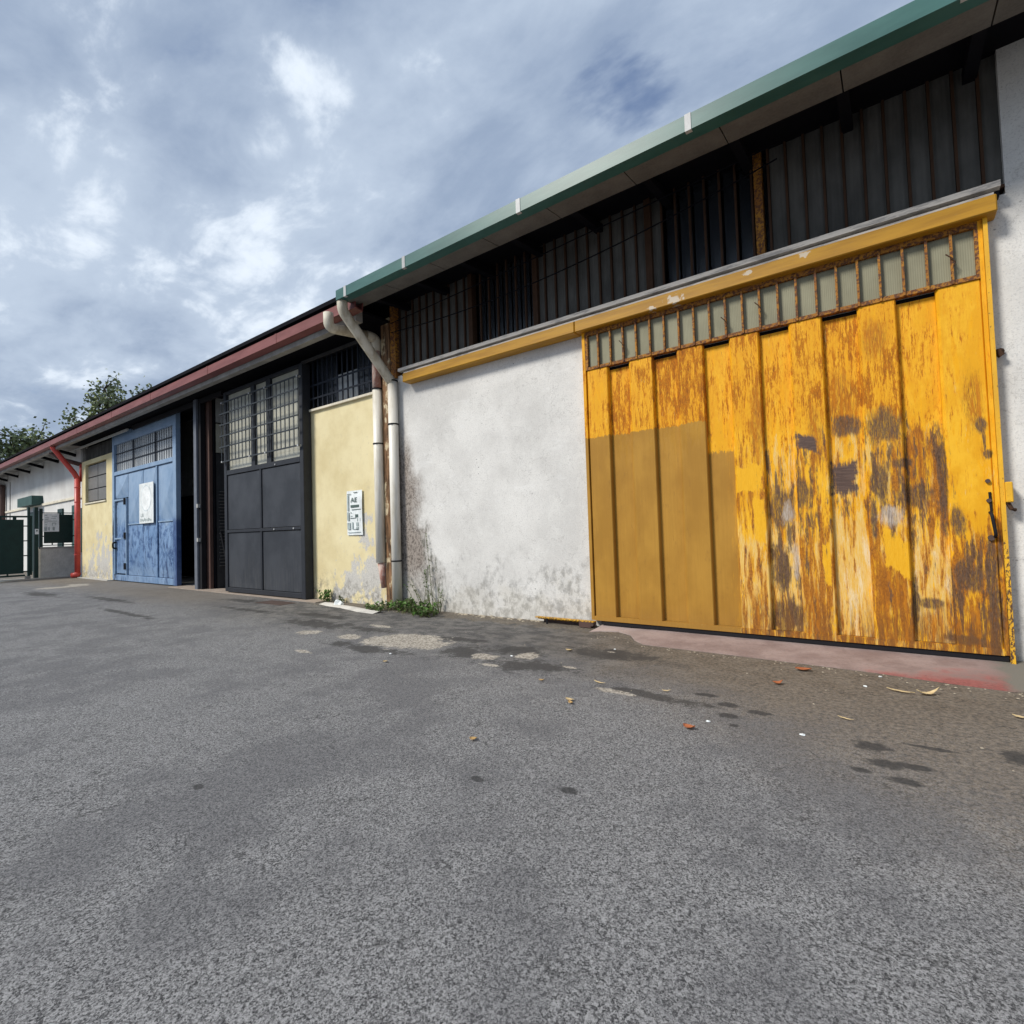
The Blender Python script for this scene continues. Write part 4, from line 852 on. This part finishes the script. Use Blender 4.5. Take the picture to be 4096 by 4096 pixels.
for a, b, z0, z1 in ((.03, .14, 2.28, 2.46), (.18, .23, 2.3, 2.46), (.34, .42, 2.3, 2.46), (.32, .34, 2.52, 2.68), (.34, .44, 2.64, 2.68), (.44, .46, 2.55, 2.68)): m.box(FX - .069, FX - .064, fy(6.78) + a, fy(6.78) + b, z0, z1)
m.build('pictogram', MA['ink_light'], FS)
GP = thing('gate_post', (FX - .1, fy(6.5), 0), 'dark green square gate post left of the low grey wall', 'post')
MB().box(FX - .25, FX + .02, fy(6.43), fy(6.57), 0, 3.42).build('post', MA['dark_green'], GP)
MB().box(FX - .2, FX - .03, fy(6.20), fy(6.28), 0, 3.42).build('latch_post', MA['dark_green'], GP)
IC = thing('intercom_box', (FX + .04, fy(6.5), 2.26), 'small white intercom box on the dark green gate post', 'intercom')
MB().box(FX + .021, FX + .08, fy(6.44), fy(6.575), fz(2.14), fz(2.40)).build('case', MA['paper'], IC)
MB().box(FX + .08, FX + .09, fy(6.48), fy(6.53), 2.26, 2.32).build('button', MA['dark_steel'], IC)
GT = thing('green_gate', (FX, fy(4), 0), 'wide dark green sheet-metal driveway gate at the far left', 'gate')
MB().box(FX - .12, FX - .04, fy(1.0), fy(6.05), .30, 2.83).build('sheet', MA['dark_green'], GT)
bars([(FX - .14, FX - .02, fy(.9), fy(6.36), 2.93, 3.01), (FX - .14, FX - .02, fy(.9), fy(6.1), .16, .24)], 'rail', MA['dark_green'], GT)
bars([(FX - .14, FX - .02, fy(6.29), fy(6.36), .2, 2.93), (FX - .14, FX - .02, fy(.9), fy(.98), .24, 2.93)], 'stile', MA['dark_green'], GT)
bars([(FX - .12, FX - .04, fy(6.05), fy(6.29), z, z + .05) for z in (.36, 1.1, 1.8, 2.5)] + [(FX - .12, FX - .04, y, y + .12, 2.83, 2.93) for y in (1.8, 2.9, 4.0, 5.0, 5.5)] + [(FX - .12, FX - .04, y, y + .05, .24, .30) for y in (2.0, 3.5, 5.3)], 'clip', MA['dark_green'], GT)
MB().box(FX - .12, FX, fy(6.1), fy(6.3), .02, .16).build('gate_stop', MA['concrete'], GT)

# ------------------------------------------------------------------ trees behind the roofs
def tree(at, h, crown, nleaf, seed, label, ls=.30, mats=('tree_leaf', 'tree_leaf_dark')):
    rnd = random.Random(seed); T = thing('tree', at, label, 'tree', None); x, y, _ = at
    tr = MB(); tr.tube([(x, y, -.2), (x + .2, y, h * .35), (x - .1, y + .1, h * .62)], [.42, .34, .22], 8)
    tips = []
    def limb(p, d, r, n, ln):
        pts = [p]; rr = [r]; q = Vector(p); d = Vector(d)
        for i in range(n):
            d = (d + Vector((rnd.uniform(-.35, .35), rnd.uniform(-.35, .35), rnd.uniform(-.1, .3)))).normalized(); q = q + d * ln / n
            pts.append(tuple(q)); rr.append(max(.02, r * (1 - (i + 1) / n * .8)))
            if i >= 1: tips.append((tuple(q), d.copy()))
        tr.tube(pts, rr, 5); return pts, d
    for cx, cy, cz, rad in crown:
        p0 = Vector((x - .1, y + .1, h * .55)); p1 = Vector((x + cx, y + cy, cz)); d = p1 - p0
        pts, dd = limb(tuple(p0), d, .16, 4, d.length)
        for k in range(int(8 + rad * 5)):
            a = Vector((rnd.gauss(0, 1), rnd.gauss(0, 1), rnd.gauss(.35, .8))).normalized()
            st = Vector(rnd.choice(pts[2:])); limb(tuple(st), a, .05, 4, rad * rnd.uniform(.55, 1.25))
    tr.build('trunk', MA['bark'], T)
    for mi, mm in enumerate(mats):
        lv = MB()
        for k in range(nleaf // len(mats)):
            (tx, ty, tz), d = rnd.choice(tips); sg = ls * 1.05
            p = Vector((tx, ty, tz)) + Vector((rnd.gauss(0, sg), rnd.gauss(0, sg), rnd.gauss(0, sg)))
            a = Vector((rnd.gauss(0, 1), rnd.gauss(0, 1), rnd.gauss(0, .6))).normalized(); b = a.orthogonal(); b.rotate(Matrix.Rotation(rnd.uniform(0, 6.28), 3, a))
            s1 = ls * rnd.uniform(.6, 1.2) * .55; s2 = s1 * .55
            lv.quad(tuple(p - a * s1), tuple(p + b * s2), tuple(p + a * s1), tuple(p - b * s2))
        lv.build('crown' if mi == 0 else 'inner_crown', MA[mm], T)
    return T
tree((-53, 14.2, 0), 14.2, [(.2, 1.2, 13.8, 1.7), (.4, 2.2, 13.0, 1.6), (-.5, -.4, 12.6, 1.7), (.2, -.2, 14.6, 1.2), (-.3, -1.9, 11.6, 1.2), (0, .5, 12.4, 1.8)], 3000, 11, 'sparse leafy tree rising behind the red roof edge, nearest the middle')
tree((-52, 17.2, 0), 15, [(.3, .2, 14.6, 1.1), (.2, .9, 14.2, 1.2), (0, -.7, 14.9, .8), (0, .2, 13.6, 1.2)], 1000, 5, 'small bare-topped tree just right of the larger leafy tree, cut off by the roof')
tree((-54, 9.0, 0), 10.8, [(.1, .5, 10.6, 1.2), (-.2, 1.1, 9.5, 1.2), (.2, -.7, 9.9, 1.3), (.3, -2, 9.6, 1.3), (0, .0, 9.0, 1.4)], 2100, 3, 'dark leafy tree at the far left above the red gutter', mats=('tree_leaf_dark', 'tree_leaf'))
tree((-55, 7.2, 0), 12, [(0, .6, 12.0, .8), (-.2, -.8, 11.4, 1.0)], 700, 8, 'tip of a tall tree cut off by the left edge of the photo')

# ------------------------------------------------------------------ weeds at the foot of the walls
def weed(at, spec, label, name='weed', seed=1, ls=.05, mats=('leaf_green', 'leaf_dull')):
    rnd = random.Random(seed); T = thing(name, at, label, 'weed'); sm = MB(); lv = [MB() for _ in mats]
    for (bx, by, n, h, spread, lean) in spec:
        for k in range(n):
            a = rnd.uniform(0, 6.28); hh = h * rnd.uniform(.5, 1.1); r = spread * rnd.uniform(.2, 1)
            p = [Vector((bx + rnd.gauss(0, spread * .35), by + rnd.gauss(0, spread * .25), 0))]
            for i in range(4):
                p.append(p[-1] + Vector((math.cos(a) * r / 4 + lean * hh / 4, math.sin(a) * r / 4 * .6, hh / 4 * (1.2 - .2 * i))))
            for q in p: q.y = min(q.y, 7.56)
            sm.tube([tuple(q) for q in p], [.006, .005, .004, .003, .002], 4)
            for i in range(int(6 + hh * 14)):
                t = rnd.uniform(.15, 1); j = min(3, int(t * 4)); q = p[j].lerp(p[j + 1], t * 4 - j)
                d = Vector((rnd.gauss(0, 1), rnd.gauss(0, .8), rnd.gauss(.2, .6))).normalized(); s = d.cross(Vector((rnd.gauss(0, 1), rnd.gauss(0, 1), rnd.gauss(0, 1)))).normalized()
                l = ls * rnd.uniform(.6, 1.3); q2 = q + d * l; mid = q + d * l * .5 + Vector((0, 0, l * .15))
                if max(q2.y, q.y, (mid + s * l * .3).y, (mid - s * l * .3).y) > 7.585: continue
                rnd.choice(lv).quad(tuple(q), tuple(mid + s * l * .28), tuple(q2), tuple(mid - s * l * .28))
    sm.build('stem', MA['stem'], T)['kind'] = 'stuff'
    for m_, mm in zip(lv, mats): m_.build('foliage', MA[mm], T)['kind'] = 'stuff'
    return T
weed((-7.9, 7.2, 0), [(-8.6, 7.25, 26, .22, .4, 0), (-8.1, 7.2, 34, .28, .4, 0), (-7.6, 7.1, 36, .24, .4, 0), (-7.35, 7.05, 26, .2, .35, 0), (-8.85, 7.05, 14, .16, .3, 0)], 'low bushy green weeds in front of the white downpipe foot', 'weed_clump', 2, .075)
weed((-7.55, 7.5, 0), [(-7.75, 7.48, 4, .8, .22, -.05), (-7.4, 7.48, 6, .6, .2, .05), (-7.95, 7.5, 4, .75, .3, -.25), (-7.65, 7.5, 3, 1.7, .12, -.10)], 'tall wispy weed climbing the stained white wall', 'tall_weed', 4, .042)
weed((-11.2, 7.45, 0), [(-11.25, 7.48, 9, .3, .14, 0)], 'small green weed sprouting at the foot of the cream wall', 'weed_tuft', 6, .1, ('leaf_green',))
weed((-10.7, 7.5, 0), [(-10.72, 7.5, 6, .16, .1, 0)], 'tiny dull weed beside the crumpled paper at the cream wall', 'weed_tuft', 9, .06, ('leaf_dull',))

# ------------------------------------------------------------------ litter and loose bits on the ground
def blob(at, r, sq, mat, name, label, cat, seed, jit=.35, group=None):
    rnd = random.Random(seed); bm = bmesh.new(); bmesh.ops.create_icosphere(bm, subdivisions=2, radius=1)
    for v in bm.verts: v.co = v.co * (1 + rnd.uniform(-jit, jit)); v.co = Vector((v.co.x * r[0], v.co.y * r[1], max(-.2, v.co.z) * r[2] + r[2] * .2)) * K
    me = bpy.data.meshes.new(name); bm.to_mesh(me); bm.free(); me.materials.append(mat)
    o = bpy.data.objects.new(name, me); COL.objects.link(o); o.location = Vector(at) * K; BASE[o.name] = at; return tag(o, label, cat, group)
blob((-10.37, 7.2, .01), (.10, .08, .09), 1, MA['paper'], 'crumpled_paper', 'crumpled white paper lying at the foot of the cream wall', 'litter', 5)
m = MB(); rnd = random.Random(12); L = [(-11.0, 7.12), (-10.5, 7.02), (-10.0, 6.95), (-9.5, 6.86), (-9.05, 6.78), (-8.55, 6.75)]
for (x0, y0), (x1, y1) in zip(L, L[1:]):
    m.quad((x0, y0 - rnd.uniform(.0, .06), .004), (x1, y1 - rnd.uniform(.0, .06), .004), (x1, y1 + .14, .03), (x0, y0 + .14, .03)); m.quad((x0, y0 + .14, .03), (x1, y1 + .14, .03), (x1, y1 + .3, .003), (x0, y0 + .3, .003))
structure(m.build('plaster_footing', MA['plaster_white']))
tag(MB().box(-12.9, -11.75, 6.55, 7.0, -.02, .006).build('drain_plate', MA['plate']), 'rusty flat drain plate in the asphalt before the black door', 'drain cover')
cr = bmesh.new()
for k in range(60):
    x = rnd.uniform(-7.1, -4.9); q = rnd.uniform(.008, .032); mt = Matrix.Translation(Vector((x, 7.56 - abs(rnd.gauss(0, .07)), 0)) * K) @ Matrix.Diagonal((q * 1.8 * K, q * K, q * .7 * K, 1))
    for v in bmesh.ops.create_icosphere(cr, subdivisions=1, radius=1, matrix=mt)['verts']: v.co += Vector((rnd.uniform(-.3, .3), rnd.uniform(-.3, .3), rnd.uniform(-.3, .3))) * q * K
for k in range(170):
    if k < 90: x = rnd.uniform(-3.6, 1.1); y = (6.62 if x < 0 else 6.45) - abs(rnd.gauss(0, .12)) + (.35 if x < -2.9 else 0)
    elif k < 150: x = rnd.uniform(-12.0, -7.0); y = 7.2 - abs(rnd.gauss(0, .25))
    else: x = rnd.uniform(-7, 1.0); y = 6.9 - abs(rnd.gauss(0, 1.0)) - (.6 if x > -3.8 else 0)
    q = rnd.uniform(.004, .010)
    bmesh.ops.create_icosphere(cr, subdivisions=1, radius=1, matrix=Matrix.Translation(Vector((x, y, 0)) * K) @ Matrix.Diagonal((q * 1.5 * K, q * K, q * .8 * K, 1)))
me = bpy.data.meshes.new('rubble'); cr.to_mesh(me); cr.free(); me.materials.append(MA['crumb']); o = bpy.data.objects.new('rubble', me); COL.objects.link(o)
tag(o, 'pale crumbs of plaster and grit scattered along the wall feet and ramp edge', 'rubble', kind='stuff')
def fallen(at, ln, wd, rot, mat, curl, label):
    m = MB(); n = 6
    for i in range(n):
        for sgn in (-1, 1):
            def P(t, s):
                w_ = wd * math.sin(math.pi * min(1, max(0, t)) ** .8) * s; x = (t - .5) * ln
                z = .012 + curl * (2 * t - .9) ** 2 * .5 + abs(s) * wd * .25
                c, q = math.cos(rot), math.sin(rot); return (x * c - w_ * q, x * q + w_ * c, z)
            m.quad(P(i / n, 0), P((i + 1) / n, 0), P((i + 1) / n, sgn), P(i / n, sgn))
    o = m.build('fallen_leaf', mat, base=(0, 0, 0)); o.location = Vector(at) * K
    s = o.modifiers.new('thickness', 'SOLIDIFY'); s.thickness = .0012
    return tag(o, label, 'leaf', 'fallen leaves on the asphalt')
LV = [((-2.67, 3.02, 0), .06, .026, .3, 'dry_leaf', .02, 'single orange dry leaf on open asphalt, low in the middle of the photo'),
      ((-2.5, 4.19, 0), .10, .024, -.2, 'tan_leaf', .02, 'pale tan leaf left of the ramp, the one of its pair nearer the wall'),
      ((-2.45, 4.12, 0), .08, .02, -.6, 'dry_leaf', .03, 'orange-tan leaf left of the ramp, touching a paler leaf'),
      ((-1.37, 4.1, 0), .10, .035, -.2, 'red_leaf', .03, 'broad reddish leaf beside the first pair of oil spots'),
      ((-.86, 6.32, 0), .15, .05, .1, 'red_leaf', .02, 'flat red leaf lying against the edge of the pink ramp'),
      ((-1.0, 5.67, 0), .09, .04, .5, 'red_leaf', .04, 'small crumpled red-brown leaf below the flat red leaf by the ramp'),
      ((-.03, 5.95, 0), .22, .018, -.3, 'tan_leaf', .02, 'long thin tan leaf just off the red part of the ramp'),
      ((.17, 5.98, 0), .20, .03, .6, 'tan_leaf', .09, 'curled tan leaf arching off the asphalt by the red ramp'),
      ((-3.07, 4.58, 0), .06, .02, .2, 'dry_leaf', .02, 'small orange leaf between the gravel patches and the ramp'),
      ((-3.5, 5.89, 0), .10, .03, 0, 'tan_leaf', .02, 'yellowish leaf in front of the end of the tail rail'),
      ((-2.51, 4.81, 0), .16, .012, -.3, 'tan_leaf', .02, 'thin straw-like leaf beside the small gravel patch'),
      ((-1.84, 4.89, 0), .08, .012, .3, 'tan_leaf', .02, 'tiny pale leaf right of the small gravel patch'),
      ((.72, 5.64, 0), .10, .02, -.4, 'tan_leaf', .02, 'pale leaf at the right edge of the photo'),
      ((-.39, 4.93, 0), .12, .010, -.4, 'tan_leaf', .01, 'pale straw lying above the largest oil spot'),
      ((-5.19, 4.26, 0), .06, .03, .4, 'tan_leaf', .02, 'pale leaf in front of the large stony patch')]
for a in LV: fallen(a[0], a[1], a[2], a[3], MA[a[4]], a[5], a[6])
SC = [((-.63, 4.42), 'beside the pair of dark oil spots nearest the camera'), ((-1.29, 4.33), 'just right of the broad reddish leaf'), ((-.19, 6.44), 'at the edge of the pink ramp'), ((-3.02, 6.25), 'left of the rounded end of the pink ramp'), ((-4.0, 5.3), 'on the two small stony patches'), ((-.3, 6.0), 'left of the long thin tan leaf'), ((.1, 6.75), 'on the red part of the ramp'), ((-5.5, 4.6), 'in front of the large stony patch')]
for i, ((x, y), t) in enumerate(SC):
    blob((x, y, 0), (.018, .012, .009), 1, MA['paper'], 'paper_scrap', 'tiny white scrap ' + t, 'litter', 40 + i, .3, 'white scraps on the asphalt')

for m_ in bpy.data.materials: m_.use_backface_culling = False
scn.cycles.max_bounces = 8
